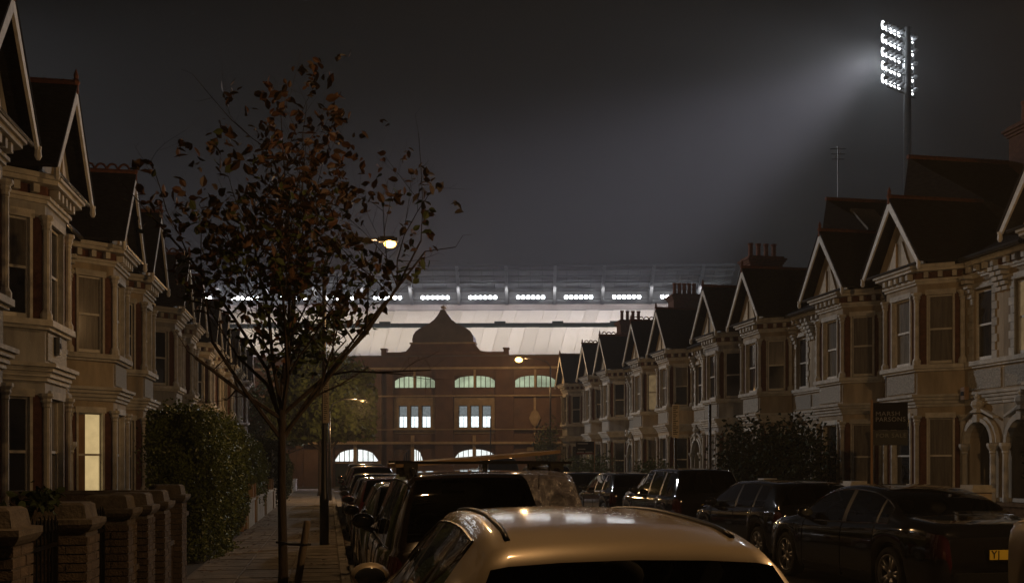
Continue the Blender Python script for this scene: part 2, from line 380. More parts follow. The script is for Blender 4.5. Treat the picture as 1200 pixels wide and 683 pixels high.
def make_house(mirror, wallm):
    global MIR
    MIR = mirror
    root = empty('terraced_house')
    w_ = MB()
    # shell behind the front
    w_.box(.0, HW - .004, -8.5, -1.3, 0, 6.9)
    w_.box(0, .12, -1.3, -.3, 0, 6.9); w_.box(HW - .124, HW - .004, -1.3, -.3, 0, 6.9)
    # front wall strips: left of bay, above porch etc.
    w_.box(.0, BC - 1.30, -.3, 0, 0, 6.9)
    cu, r, zs = 4.16, .52, 2.28
    u0, u1 = BC + 1.30, HW - .004
    w_.box(u0, cu - r, -.3, 0, 0, 4.35); w_.box(cu + r, u1, -.3, 0, 0, 4.35)
    N = 12; pts = [(cu - r * math.cos(math.pi * k / N), zs + r * 1.05 * math.sin(math.pi * k / N)) for k in range(N + 1)]
    for k in range(N):
        (a, za), (b, zb) = pts[k], pts[k + 1]
        w_.add([(a, 0, za), (b, 0, zb), (b, 0, 4.35), (a, 0, 4.35), (a, -.3, za), (b, -.3, zb), (b, -.3, 4.35), (a, -.3, 4.35)],
               [(0, 1, 2, 3), (5, 4, 7, 6), (1, 0, 4, 5)])
    # first floor around the narrow window
    w_.box(u0, 3.80, -.3, 0, 4.35, 6.9); w_.box(4.56, u1, -.3, 0, 4.35, 6.9); w_.box(3.80, 4.56, -.3, 0, 6.15, 6.9)
    # porch recess back wall
    w_.box(u0 + .05, cu - .45, -1.05, -.95, 0, 3.2); w_.box(cu + .45, u1 - .13, -1.05, -.95, 0, 3.2); w_.box(u0 + .05, u1 - .13, -1.3, -.3, 3.2, 3.3)
    w_.box(u0 - .1, u0 + .05, -1.3, -.3, 0, 3.2)
    w_.build('wall', wallm, root)
    # bay walls
    for z0, z1 in ((0, .95), (3.0, 4.35), (6.2, 6.72)):
        b = MB()
        for fr, L in FACES: b.fbox(fr, .0, L, -.22, 0, z0, z1)
        b.build('bay', wallm, root)
    for fi, (fr, L) in enumerate(FACES):
        m_ = .29 if fi == 1 else .25
        for za, zb in ((.95, 3.0), (4.35, 6.2)):
            MB().fbox(fr, .05, m_, -.20, -.01, za, zb).build('bay_pier', 'red_brick', root); MB().fbox(fr, L - m_, L - .05, -.20, -.01, za, zb).build('bay_pier', 'red_brick', root)
    for fi, (fr, L) in enumerate(FACES):
        m_ = .29 if fi == 1 else .25
        for za, zb in ((.95, 3.0), (4.35, 6.2)):
            sash_window(root, fr, m_, L - m_, za + .03, zb - .02, pane='pane_dark' if fi != 1 else 'pane_curtain')
            # moulded surround
            sm = MB(); sm.fbox(fr, m_ - .05, L - m_ + .05, -.02, .05, zb - .04, zb + .10); sm.fbox(fr, m_ - .02, m_ + .03, -.1, .035, za, zb - .04); sm.fbox(fr, L - m_ - .03, L - m_ + .02, -.1, .035, za, zb - .04)
            sm.build('surround', 'stone_trim', root)
    for k, (x, y) in enumerate(BAY):
        x += (-.02, -.02, .02, .02)[k]; y += (.07, .03, .03, .07)[k]
        for za, zb in ((.95, 3.03), (4.34, 6.23)):
            MB().lathe(x, y, cap_prof(.062, za, zb), 8, R(22.5)).build('pilaster', 'stone_trim', root)
    # string courses, sill and cornices run round the bay and along the wall
    def band(name, rows, m='stone_trim'):
        bm = MB()
        for d, z0, z1 in rows:
            bm.prism(offs(BAY, d), z0, z1); bm.box(.0, BC - 1.45 - d, -.05, d * .7, z0, z1)
            bm.box(BC + 1.45 + d, HW - .004, -.05, d * .7, z0, z1)
        return bm.build(name, m, root)
    band('plinth', [(.06, 0, .60)], wallm)
    band('lower_sill', [(.10, .86, .95)])
    band('mid_cornice', [(.05, 3.25, 3.33), (.10, 3.33, 3.42), (.16, 3.42, 3.50), (.22, 3.50, 3.57)])
    band('upper_sill', [(.09, 4.18, 4.24), (.16, 4.24, 4.35)])
    cn = band('eaves_cornice', [(.05, 6.45, 6.52), (.10, 6.52, 6.58), (.26, 6.76, 6.84), (.32, 6.84, 6.93)])
    band('frieze', [(.03, 6.58, 6.76)], 'red_brick')
    dm = MB().box(-.055, .055, -.0, .16, -.075, .075).mesh('dentil', 'stone_trim')
    def dentils(fr, a, L, n0):
        k = max(1, int((L) / .27)); st = L / k
        for i in range(k):
            s = a + st * (i + .5); o_, t, n = fr
            x = o_[0] + t[0] * s + n[0] * n0; y = o_[1] + t[1] * s + n[1] * n0
            inst('dentil', dm, cn, (x * MIR, y, 6.672), (0, 0, math.atan2(t[1], t[0]) * MIR))
    for fr, L in FACES: dentils(fr, .06, L - .12, .04)
    dentils(WALLF, 3.6, 1.3, .01); dentils(WALLF, .05, .4, .01)
    # carved panels between the storeys
    fr, L = FACES[1]
    MB().fbox(fr, .08, L - .08, 0, .035, 3.64, 4.14).build('carved_panel', 'carved_stone', root)
    MB().box(3.60, 4.90, 0, .03, 3.64, 4.12).build('carved_panel', 'carved_stone', root)
    # corner brackets under the upper cornice at both bay ends (scrolls)
    for u in (BC + 1.75, HW - .12):
        br = MB()
        for k in range(5): br.box(u - .09, u + .09, 0, .30 - k * .055, 6.44 - k * .12, 6.53 - k * .12)
        br.build('bracket', 'stone_trim', root)
    # narrow window above the porch with toothed quoins
    sash_window(root, WALLF, 3.80, 4.56, 4.38, 6.13)
    q = MB()
    for k in range(9):
        wd = .13 if k % 2 else .20; z = 4.36 + k * .2
        q.box(3.80 - wd, 3.80, .0, .035, z, z + .19); q.box(4.56, 4.56 + wd, .0, .035, z, z + .19)
    q.box(3.6, 4.76, 0, .06, 6.16, 6.30); q.build('window_quoin', 'stone_trim', root)
    # porch: door, columns, arch mouldings, finial
    d = MB().box(cu - .42, cu + .42, -1.02, -.97, .16, 2.2)
    for a, c in ((.3, 1.0), (1.15, 2.05)):
        for s_ in (-1, 1): d.box(cu + s_ * .2 - .14, cu + s_ * .2 + .14, -.985, -.955, a, c)
    door = d.build('door', 'door_red' if mirror > 0 else 'dark_paint', root)
    MB().box(cu - .36, cu + .36, -1.0, -.98, 2.28, 2.72).build('fanlight', 'pane_dark', root)
    df = MB().box(cu - .47, cu - .42, -1.03, -.93, .16, 2.8).box(cu + .42, cu + .47, -1.03, -.93, .16, 2.8).box(cu - .42, cu + .42, -1.03, -.93, 2.2, 2.28).box(cu - .42, cu + .42, -1.03, -.93, 2.72, 2.8)
    df.build('door_frame', 'white_paint', root)
    MB().box(u0 + .06, u1 - .14, -.94, .15, 0, .15).build('doorstep', 'stone_trim', root)
    for u in (cu - r - .02, cu + r + .06):
        MB().box(u - .15, u + .13, .0, .28, 0, .52).lathe(u, .13, [(.13, .52), (.13, .60), (.10, .66), (.075, .72), (.068, 2.0), (.09, 2.04), (.08, 2.08), (.13, 2.16), (.15, 2.2), (.15, 2.27)], 10).build('column', 'stone_trim', root)
    am = MB()
    for rr0, rr1, n1 in ((r - .0, r + .09, .17), (r + .09, r + .17, .12)):
        for k in range(N):
            q0, q1 = math.pi * k / N, math.pi * (k + 1) / N
            f = lambda rr, a: (cu - rr * math.cos(a), zs + rr * 1.05 * math.sin(a))
            A, B, C_, D = f(rr0, q0), f(rr0, q1), f(rr1, q1), f(rr1, q0)
            am.solid([(A[0], 0, A[1]), (B[0], 0, B[1]), (C_[0], 0, C_[1]), (D[0], 0, D[1])], (0, n1, 0))
    am.build('porch_arch', 'stone_trim', root)
    MB().box(cu - .08, cu + .08, 0, .22, zs + r * 1.05 - .02, zs + r + .22).lathe(cu, .14, [(.20, zs + .76), (.16, zs + .80), (.10, zs + .86), (.16, zs + .95), (.15, zs + 1.04), (.06, zs + 1.1), (.09, zs + 1.16), (.02, zs + 1.26)], 8).build('finial', 'stone_trim', root)
    hm = MB(); hm.solid([(cu - .62, .0, zs + .60), (cu, .0, zs + .84), (cu + .62, .0, zs + .60), (cu + .62, .0, zs + .66), (cu, .0, zs + .92), (cu - .62, .0, zs + .66)], (0, .16, 0))
    hm.build('hood_mould', 'stone_trim', root)
    # gable over the bay
    zr, ze, hwid = 8.84, 6.96, 1.42; vf = BD + .33
    MB().solid([(BC - 1.12, BD - .02, ze), (BC + 1.12, BD - .02, ze), (BC, BD - .02, 8.52)], (0, .06, 0)).build('gable', wallm, root)
    MB().solid([(BC - .52, BD + .04, ze + .02), (BC - .14, BD + .04, ze + .02), (BC - .14, BD + .04, 7.72)], (0, .05, 0)).solid([(BC + .14, BD + .04, ze + .02), (BC + .52, BD + .04, ze + .02), (BC + .14, BD + .04, 7.72)], (0, .05, 0)).build('gable_boarding', 'cream_paint', root)
    bb = .15
    for s_ in (-1, 1):
        MB().solid([(BC, vf, zr), (BC + s_ * hwid, vf, ze - .02), (BC + s_ * (hwid - .10), vf, ze - .06), (BC, vf, zr - bb - .12)][::s_], (0, .05, 0)).build('bargeboard', 'white_paint', root)
        MB().lathe(BC + s_ * (hwid - .03), vf + .03, [(.03, ze - .22), (.06, ze - .16), (.05, ze - .06), (.06, ze)], 6).build('barge_foot', 'white_paint', root)
    MB().lathe(BC, vf + .03, [(.05, zr - .1), (.05, zr + .06), (.08, zr + .12), (.04, zr + .18), (.05, zr + .24), (.01, zr + .36)], 6).build('gable_finial', 'clay', root)
    # roofs
    rf = MB(); vb = -3.6; t = .07
    for s_ in (-1, 1):
        A = [(BC, vf + .06, zr + .10), (BC + s_ * (hwid + .06), vf + .06, ze + .04), (BC + s_ * (hwid + .06), vb, ze + .04), (BC, vb, zr + .10)]
        rf.solid(A[::s_], (0, 0, -t))
    yr = -4.2; zR = 9.55
    rf.solid([(0.0, .34, 6.95), (HW - .004, .34, 6.95), (HW - .004, yr, zR), (0, yr, zR)], (0, 0, -.09))
    rf.solid([(0.0, yr, zR), (HW - .004, yr, zR), (HW - .004, -8.8, 6.8), (0, -8.8, 6.8)], (0, 0, -.09))
    rf.solid([(0, -.3, 6.9), (0, -8.4, 6.9), (0, yr, zR - .1)], (.1, 0, 0)); rf.solid([(HW - .1, -.3, 6.9), (HW - .1, -8.4, 6.9), (HW - .1, yr, zR - .1)], (.096, 0, 0))
    roof = rf.build('roof', 'slate', root)
    rt = MB()
    for k in range(14):
        y = vf - .05 - k * .33
        rt.tube([(BC - .04, y - .12, zr + .08), (BC, y - .12, zr + .12)], .06, 5)
    rt.tube([(BC, vf + .02, zr + .10), (BC, vb, zr + .10)], .06, 6)
    rt.tube([(0, yr, zR + .0), (HW - .004, yr, zR + .0)], .08, 6); rt.build('ridge', 'clay', roof)
    g = MB(); pts = [(BC + 1.85, .42, 6.90), (HW - .004, .42, 6.90)]
    g.tube([(p[0], p[1], p[2]) for p in pts], .055, 6); g.tube([(BC - 1.2, BD + .32, 6.93), (BC + 1.2, BD + .32, 6.93)], .04, 6)
    g.build('gutter', 'gutter', root)
    MB().tube([(.10, .25, 6.85), (.10, .12, 6.5), (.10, .10, .1)], .05, 6).build('drainpipe', 'gutter', root)
    MIR = 1
    return root
def chimney(house, mirror, u, v, ztop, crest=False, n=4, r_=1.0):
    """brick stack on the party wall with clay pots"""
    global MIR
    MIR = mirror
    s = MB().box(u - .45, u + .45, v - .75, v + .75, 6.9, ztop - .95)
    for k in range(3): s.box(u - .45 - .05 * (k + 1), u + .45 + .05 * (k + 1), v - .75 - .05 * (k + 1), v + .75 + .05 * (k + 1), ztop - .95 + .08 * k, ztop - .87 + .08 * k)
    s.box(u - .5, u + .5, v - .8, v + .8, ztop - .71, ztop - .62)
    c = s.build('chimney', 'red_brick', house)
    for k in range(n):
        MB().lathe(u, v - .54 + k * 1.08 / (n - 1), [(.13, ztop - .62), (.11, ztop - .5), (.10, ztop - .1), (.13, ztop - .06), (.13, ztop), (.08, ztop)], 8).build('chimney_pot', 'pot_clay', c)
    MIR = 1
    return c
def crest(house, mirror, y0=BD + .1, n=12, z=8.98):
    """pierced ridge cresting on the gable ridge"""
    global MIR
    MIR = mirror; c = MB()
    for k in range(n):
        y = y0 - k * .27
        c.tube([(BC, y - .13 * math.cos(math.pi * i / 6), z - .03 + .17 * math.sin(math.pi * i / 6)) for i in range(7)], .028, 4)
    c.box(BC - .03, BC + .03, y0 - n * .27, y0 + .1, z - .06, z)
    MIR_ = MIR; o = c.build('ridge_cresting', 'clay', house); MIR = 1
    return o

protoA = make_house(1, 'stucco')       # party wall at u=0, door towards +u
protoB = make_house(-1, 'stucco')
RIGHT = [17.33, 27.29, 37.25, 47.21, 57.17, 67.13]
LEFT = [18.50, 28.46, 38.42, 48.38, 58.34, 68.30]
houses = {}
def wallmat(h, m):
    for ch in h.children:
        if ch.name.split('.')[0] in ('wall', 'bay', 'plinth', 'gable'): slot(ch, m)
first = {1: True, -1: True}
def place(side, k, which, label, m):
    """which: 'far' = house beyond the party wall, 'near' = before it"""
    if side == 'R':
        mir = 1 if which == 'far' else -1; loc = (16.1, RIGHT[k], 0.0); rz = R(90)
    else:
        mir = -1 if which == 'far' else 1; loc = (-5.95, LEFT[k], 0.0); rz = R(-90)
    pr__ = protoA if mir == 1 else protoB
    if first[mir]: h = pr__; first[mir] = False
    else: h = copy_tree(pr__)
    h.location = loc; h.rotation_euler = (0, 0, rz)
    tag(h, label, 'house', 'terraced houses lining the street')
    if m != 'stucco' : wallmat(h, m)
    houses[side, k, which] = (h, mir)
    return h
place('R', 0, 'far', 'bay-fronted house cut by the right edge of the photo, with a warm upstairs window', 'stucco_cream')
place('R', 1, 'near', 'tall gabled house directly behind the for-sale board, large plain dark roof', 'stucco_cream')
place('R', 1, 'far', 'gabled house with rooflights in its slope and an aerial above, beside the big dark roof', 'stucco')
place('R', 2, 'near', 'bay house rising behind the large dark bush, white triangular bargeboard', 'stucco')
place('R', 2, 'far', 'bay house behind the white parking plate on the far pavement, steep gable', 'stucco_grey')
place('R', 3, 'near', 'bay house just before the broad chimney stack carrying two aerials', 'stucco')
place('R', 3, 'far', 'bay house beyond the broad aerial chimney, with a pale curtained upstairs window', 'stucco_cream')
place('R', 4, 'near', 'bay house beside the chimney with four tall pots', 'stucco_grey')
place('R', 4, 'far', 'second-last house of the right terrace with pierced ridge cresting', 'stucco')
place('R', 5, 'near', 'last and smallest house of the right terrace, in front of the brick stadium building', 'stucco_grey')
place('L', 0, 'near', 'house cut by the left edge, only its steep gable and bay edge showing', 'stucco_grey')
place('L', 0, 'far', 'nearest whole house on the left, unlit bay behind the brick piers', 'stucco_grey')
place('L', 1, 'near', 'left house with one tall yellow lit ground-floor window', 'stucco_cream')
place('L', 1, 'far', 'left house next beyond the one with the lit window, behind the hedge top', 'stucco')
place('L', 2, 'near', 'left house with crested ridge, third gable beyond the piers', 'stucco_grey')
place('L', 2, 'far', 'left house beside the young street tree crown, fourth whole gable', 'stucco_grey')
place('L', 3, 'near', 'fifth left gable, partly behind the tree leaves', 'stucco')
place('L', 3, 'far', 'sixth left gable, against the lit stand roof', 'stucco_grey')
place('L', 4, 'near', 'seventh left gable, behind the young tree, third from the far end', 'stucco')
place('L', 4, 'far', 'second-last small gable of the left terrace', 'stucco')
place('L', 5, 'near', 'last and smallest gable of the left terrace', 'stucco')

# chimneys on the door-side boundaries
def H(s, k, w_): return houses[s, k, w_]
for (s, k, w_), zt, v in ((('R', 1, 'far'), 11.2, -2.6), (('R', 2, 'far'), 11.4, -2.6), (('R', 3, 'far'), 11.4, -2.6), (('R', 4, 'far'), 11.4, -2.6), (('L', 1, 'far'), 10.6, -5.2), (('L', 2, 'far'), 10.6, -5.2), (('L', 3, 'far'), 10.6, -5.2)):
    h, m = H(s, k, w_)
    if (s, k) == ('R', 1): continue
    chimney(h, m, HW, v, zt, n=5 if k == 3 else 4)
h, m = H('R', 1, 'near'); chimney(h, m, .6, -4.4, 12.3)
for key in (('L', 2, 'near'), ('R', 3, 'far'), ('R', 4, 'near'), ('R', 4, 'far'), ('L', 1, 'near')):
    h, m = H(*key); crest(h, m)

# the two nearest right-hand houses have raised roofs that rise to the far party wall
def raised_roof(h, m, u_hi, u_lo, z_hi, z_lo, v0=-.05, v1=-6.5, lights=False, ub=None):
    global MIR
    MIR = m; b = MB()
    b.add([(u_hi, v0 - .45, z_hi), (u_hi, v1, z_hi), (u_lo, v1, z_lo), (u_lo, v0 - 2.7, z_lo), (u_hi, v0 + .05, z_lo), (u_hi, v1, z_lo)],
          [(0, 3, 2, 1), (0, 1, 5, 4), (0, 4, 3), (1, 2, 5)])
    o = b.build('raised_roof', 'slate', h)
    MB().tube([(u_hi, v0 - .42, z_hi + .03), (u_hi, v1, z_hi + .03)], .07, 6).build('ridge_tile', 'clay', o)
    if lights:
        for k in range(3):
            a = .30 + .0 * k; d = Vector((u_lo - u_hi, 0, z_lo - z_hi))
            v = v0 - 1.0 - k * 1.35
            p = Vector((u_hi, v, z_hi)) + d * .14; q = Vector((u_hi, v, z_hi)) + d * .42
            n = Vector((-(z_lo - z_hi) * (1 if u_lo > u_hi else -1), 0, abs(u_lo - u_hi))).normalized()
            MB().solid([p, q, q + Vector((0, -.85, 0)), p + Vector((0, -.85, 0))], n * .07).build('rooflight', 'pane_curtain', o)
    MIR = 1
h, m = H('R', 1, 'near'); raised_roof(h, m, .02, 4.4, 10.65, 7.05)
h, m = H('R', 1, 'far'); raised_roof(h, m, HW - .02, .9, 10.7, 7.4, lights=True)

# curtains and blinds differ from window to window
random.seed(77)
for key, (h, m) in sorted(houses.items()):
    for c in h.children:
        if c.name.split('.')[0] == 'window':
            r_ = random.random()
            for j, pn in enumerate(c.children):
                if r_ < .22 or (r_ < .42 and j == 1): slot(pn, 'pane_curtain')
                elif r_ > .55: slot(pn, 'pane_dark')
# individual lit windows: swap the panes of one chosen window
def light(house, which, z_lo, m, inner=False, panes=(0, 1)):
    """which: 0 near-party cant, 1 front, 2 door-side cant, 3 narrow; z_lo True = ground floor"""
    ws = [c for c in house.children if c.name.split('.')[0] == 'window']
    idx = 6 if which == 3 else which * 2 + (0 if z_lo else 1)
    for j, pn in enumerate(ws[idx].children):
        if j in panes: slot(pn, m)
light(H('L', 1, 'near')[0], 2, True, 'lit_window')
_w = [c for c in H('L', 1, 'near')[0].children if c.name.split('.')[0] == 'window'][4]; _L = FACES[2][1]
MB().fbox(FACES[2][0], _L - .49, _L - .305, -.098, -.090, 1.05, 2.93).build('curtain', 'timber_pale', _w)
light(H('R', 3, 'far')[0], 0, False, 'lit_window_dim')
light(H('R', 0, 'far')[0], 3, False, 'lit_window_dim')
light(H('R', 4, 'far')[0], 1, True, 'lit_window_dim', panes=(1,))

# ------------------------------------------------------------------ front garden walls and piers
brick_m = MB().box(-.105, .105, -.049, .049, -.031, .031).mesh('brick', 'pier_brick')
def gate_pier(x, y, wd, h, label, bricks=True):
    t = empty('gate_pier', (x, y, .1), 0, label, 'brick pier', 'brick gate piers along the front gardens')
    MB().box(-wd / 2 + .012, wd / 2 - .012, -wd / 2 + .012, wd / 2 - .012, 0, h - .24).build('mortar_core', 'mortar', t)
    zc = h - .24; nrow = int(zc / .075)
    for r in range(nrow):
        z = .0375 + r * .075; sh = .055 if r % 2 else -.055
        for ax in (0, 1):
            for sd in (-1, 1):
                for k in (-1, 0, 1):
                    c = k * .225 + sh * (1 if ax else -1); lo, hi = max(c - .105, -wd / 2), min(c + .105, wd / 2)
                    if hi - lo < .05: continue
                    cc, sc = (lo + hi) / 2, (hi - lo) / .21
                    j = random.uniform(-.003, .003)
                    if ax: loc = (cc, sd * (wd / 2 - .049 + j), z); rz = 0
                    else: loc = (sd * (wd / 2 - .049 + j), cc, z); rz = R(90)
                    if not bricks and sd > 0: continue
                    inst('brick', brick_m, t, loc, (0, 0, rz), (sc, 1, 1))
    a = wd / 2
    MB().add([(x_, y_, z_) for z_, q in ((zc, a + .01), (zc + .03, a + .035), (zc + .06, a + .05), (zc + .10, a + .05), (zc + .11, a - .01), (h - .02, a - .03), (h, a - .06)) for x_, y_ in ((-q, -q), (q, -q), (q, q), (-q, q))],
             [(3, 2, 1, 0), (24, 25, 26, 27)] + [(4 * i + k, 4 * i + (k + 1) % 4, 4 * i + 4 + (k + 1) % 4, 4 * i + 4 + k) for i in range(6) for k in range(4)]).build('pier_cap', 'pier_cap', t)
    return t
PX = -2.22
pier_ys = [7.25, 9.30, 11.1, 12.25, 13.45, 14.95]
pl_ = ['nearest brick pier with a moulded cap, cut by the left edge of the photo', 'second brick pier from the camera, beyond the first railings', 'third brick pier from the camera, beyond the second railings',
       'fourth brick pier, close beyond the one after the railings', 'fifth brick pier, next to the low wall', 'last brick pier before the tall hedge']
for i, y in enumerate(pier_ys):
    gate_pier(PX, y, .46, (1.37, 1.33, 1.34, 1.33, 1.33, 1.37)[i], pl_[i])
def railing(y0, y1, label):
    t = empty('railing', (PX, (y0 + y1) / 2, .1), 0, label, 'iron railing'); L = y1 - y0
    for z_ in (.98, .12): MB().box(-.015, .015, -L / 2, L / 2, z_, z_ + .03).build('rail', 'iron', t)
    bm_ = MB().lathe(0, 0, [(.009, .03), (.009, 1.10), (.020, 1.12), (.016, 1.16), (.002, 1.24)], 6).mesh('bar', 'iron')
    n = int(L / .105)
    for k in range(n): inst('bar', bm_, t, (0, -L / 2 + L * (k + .5) / n, 0))
    for s_ in (-1, 1): MB().box(-.018, .018, s_ * L / 2 - s_ * .05 - .014, s_ * L / 2 - s_ * .05 + .014, 0, 1.18).build('post', 'iron', t)
railing(7.50, 9.05, 'black iron railing gate between the nearest two brick piers')
railing(9.55, 10.85, 'black iron railing between the second and third brick piers')
def low_wall(name, x, y0, y1, h, label, m='pier_brick', cap='pier_cap', wd=.22):
    t = empty(name, (x, (y0 + y1) / 2, .1), 0, label, 'garden wall'); L = y1 - y0
    MB().box(-wd / 2, wd / 2, -L / 2, L / 2, 0, h - .06).build('wall_face', m, t)
    MB().box(-wd / 2 - .03, wd / 2 + .03, -L / 2 + .004, L / 2 - .004, h - .06, h).build('coping', cap, t)
    return t
low_wall('garden_wall', PX, 11.34, 12.0, .55, 'short low wall between the third and fourth brick piers')
low_wall('garden_wall', PX, 12.5, 13.2, .62, 'short low wall between the fourth and fifth brick piers')
low_wall('garden_wall', PX, 13.7, 14.7, .62, 'low brick wall with pale coping before the last brick pier')
low_wall('garden_wall', PX, 15.2, 16.1, .95, 'brick wall end tight against the tall hedge')
# brick walls set behind the piers, dividing the near gardens
for y, lb in ((9.3, 'dark garden dividing wall behind the second pier'), (18.4, 'garden dividing wall under the tall hedge')):
    t = empty('garden_wall', (-4.1, y, .1), R(90), lb, 'garden wall')
    MB().box(-.11, .11, -1.6, 1.6, 0, 1.15).build('wall_face', 'pier_brick', t); MB().box(-.14, .14, -1.6, 1.6, 1.15, 1.21).build('coping', 'pier_cap', t)
# pale rendered walls and timber gates beyond the hedge
for i, (y0, y1, lb) in enumerate(((27.1, 29.2, 'pale low garden wall just beyond the tall hedge'), (30.3, 33.6, 'white garden wall panel past the first timber gate'),
        (34.8, 38.6, 'white garden wall past the second timber gate'), (39.6, 47.5, 'pale garden wall under the far rounded hedge'), (48.6, 58.0, 'farthest pale garden wall but one'), (59.0, 67.8, 'farthest pale garden wall by the cross road'))):
    low_wall('garden_wall', PX + .1, y0, y1, .74, lb, 'render_wall', 'stone_trim')
for i, (y, lb) in enumerate(((26.5, 'orange-lit timber gate right after the tall hedge'), (29.75, 'second timber gate between pale garden walls'), (34.2, 'third timber gate along the pale garden walls'), (39.1, 'fourth and farthest timber gate'))):
    t = empty('timber_gate', (PX + .1, y, .1), 0, lb, 'gate')
    pm = MB().box(-.02, .02, -.055, .055, .05, 1.0).mesh('plank', 'timber_pale')
    for k in range(7): inst('plank', pm, t, (0, -.39 + k * .13, 0))
    MB().box(-.05, -.022, -.45, .45, .2, .28).box(-.05, -.022, -.45, .45, .75, .83).build('brace', 'timber_pale', t)
    for s_ in (-1, 1): MB().box(-.07, .07, s_ * .5 - .05, s_ * .5 + .05, 0, 1.12).build('post', 'timber_pale', t)
# right side: brick walls, one white pier
for i, (y0, y1, lb) in enumerate(((13, 17.2, 'low brick wall by the nearest right-hand porch'), (18.6, 21.9, 'low wall below the porch with the alarm box'), (23.0, 26.9, 'low brick wall under the for-sale board'), (27.7, 31.8, 'low brick wall beneath the large dark bush'),
        (32.8, 41.5, 'low brick wall beyond the large dark bush'), (42.8, 52.0, 'low brick wall behind the row of dark cars'), (53.0, 67.5, 'farthest low brick wall on the right'))):
    low_wall('garden_wall', WR + .15, y0, y1, .95, lb)
for y, lb in ((17.8, 'pale square gate pier in front of the nearest right-hand porch'), (22.4, 'pale gate pier beside the dark saloon roof'), (27.3, 'pale gate pier at the end of the large dark bush'), (32.3, 'small pale gate pier beyond the large dark bush')):
    t = empty('gate_pier', (WR + .15, y, .1), 0, lb, 'gate pier')
    MB().box(-.2, .2, -.2, .2, 0, 1.12).build('shaft', 'stucco_cream', t); MB().box(-.25, .25, -.25, .25, 1.12, 1.2).box(-.2, .2, -.2, .2, 1.2, 1.26).build('pier_cap', 'stone_trim', t)
# front gardens
structure('front_gardens_left', MB().box(-6.0, WL - .1, -10, 68, -.4, .06), 'earth')
structure('front_gardens_right', MB().box(WR + .1, 16.15, -10, 68, -.4, .06), 'earth')

# ------------------------------------------------------------------ foliage
def leaf_mesh(name, m, s=1.0):
    return MB().add([(0, -.5 * s, 0), (.30 * s, -.18 * s, .05 * s), (.24 * s, .22 * s, .03 * s), (0, .55 * s, -.08 * s), (-.24 * s, .22 * s, .03 * s), (-.30 * s, -.18 * s, .05 * s), (0, .0, -.02 * s)],
                    [(0, 1, 6), (1, 2, 6), (2, 3, 6), (3, 4, 6), (4, 5, 6), (5, 0, 6)]).mesh(name, m, False)
LEAF_V = [(0, -.5, 0), (.27, -.24, .06), (.31, .10, .07), (0, .58, -.07), (-.31, .10, .07), (-.27, -.24, .06)]
LEAF_F = [(0, 1, 2, 3), (0, 3, 4, 5)]
def rand_rot():
    return Matrix.Rotation(random.uniform(0, 6.283), 3, 'Z') @ Matrix.Rotation(random.gauss(1.0, .6), 3, 'X') @ Matrix.Rotation(random.uniform(0, 6.283), 3, 'Z')
def add_leaves(mb, pts, s):
    vs = []; fs = []; n = len(mb.v)
    for p in pts:
        m_ = rand_rot(); k = s * random.uniform(.5, 1.4)
        for v in LEAF_V: q = m_ @ (Vector(v) * k); vs.append((p[0] + q.x, p[1] + q.y, p[2] + q.z))
        fs += [tuple(n + i for i in f) for f in LEAF_F]; n += 6
    mb.v += vs; mb.f += fs
def bush(x, y, rx, ry, h, label, m='leaf_dark', n=2600, s=.11, z0=.1, name='bush', lobes=9, seed=1):
    random.seed(seed)
    t = empty(name, (x, y, z0), 0, label, 'bush')
    st = MB(); lf = MB(); pts = []
    ls = []
    for k in range(lobes):
        a = random.uniform(0, 6.283); q = random.uniform(.2, .75)
        ls.append((rx * q * math.cos(a), ry * q * math.sin(a), h * random.uniform(.35, .78), random.uniform(.28, .46)))
    for (lx, ly, lz, lr) in ls:
        st.tube([(0, 0, 0), (lx * .4, ly * .4, lz * .5), (lx, ly, lz)], [.035, .025, .01], 5)
        st.tube([(lx * .4, ly * .4, lz * .5), (lx * 1.3, ly * .9, lz * 1.1)], [.02, .006], 4)
        for i in range(n // lobes):
            d = Vector((random.gauss(0, 1), random.gauss(0, 1), random.gauss(0, 1))).normalized() * (random.random() ** .45) * random.uniform(.8, 1.15)
            p = (lx + d.x * rx * lr * 1.5, ly + d.y * ry * lr * 1.5, max(.05, lz + d.z * h * lr)); pts.append(p)
    add_leaves(lf, pts, s)
    st.build('stem', 'bark', t); o = lf.build('foliage', m, t); o['kind'] = 'stuff'
    return t
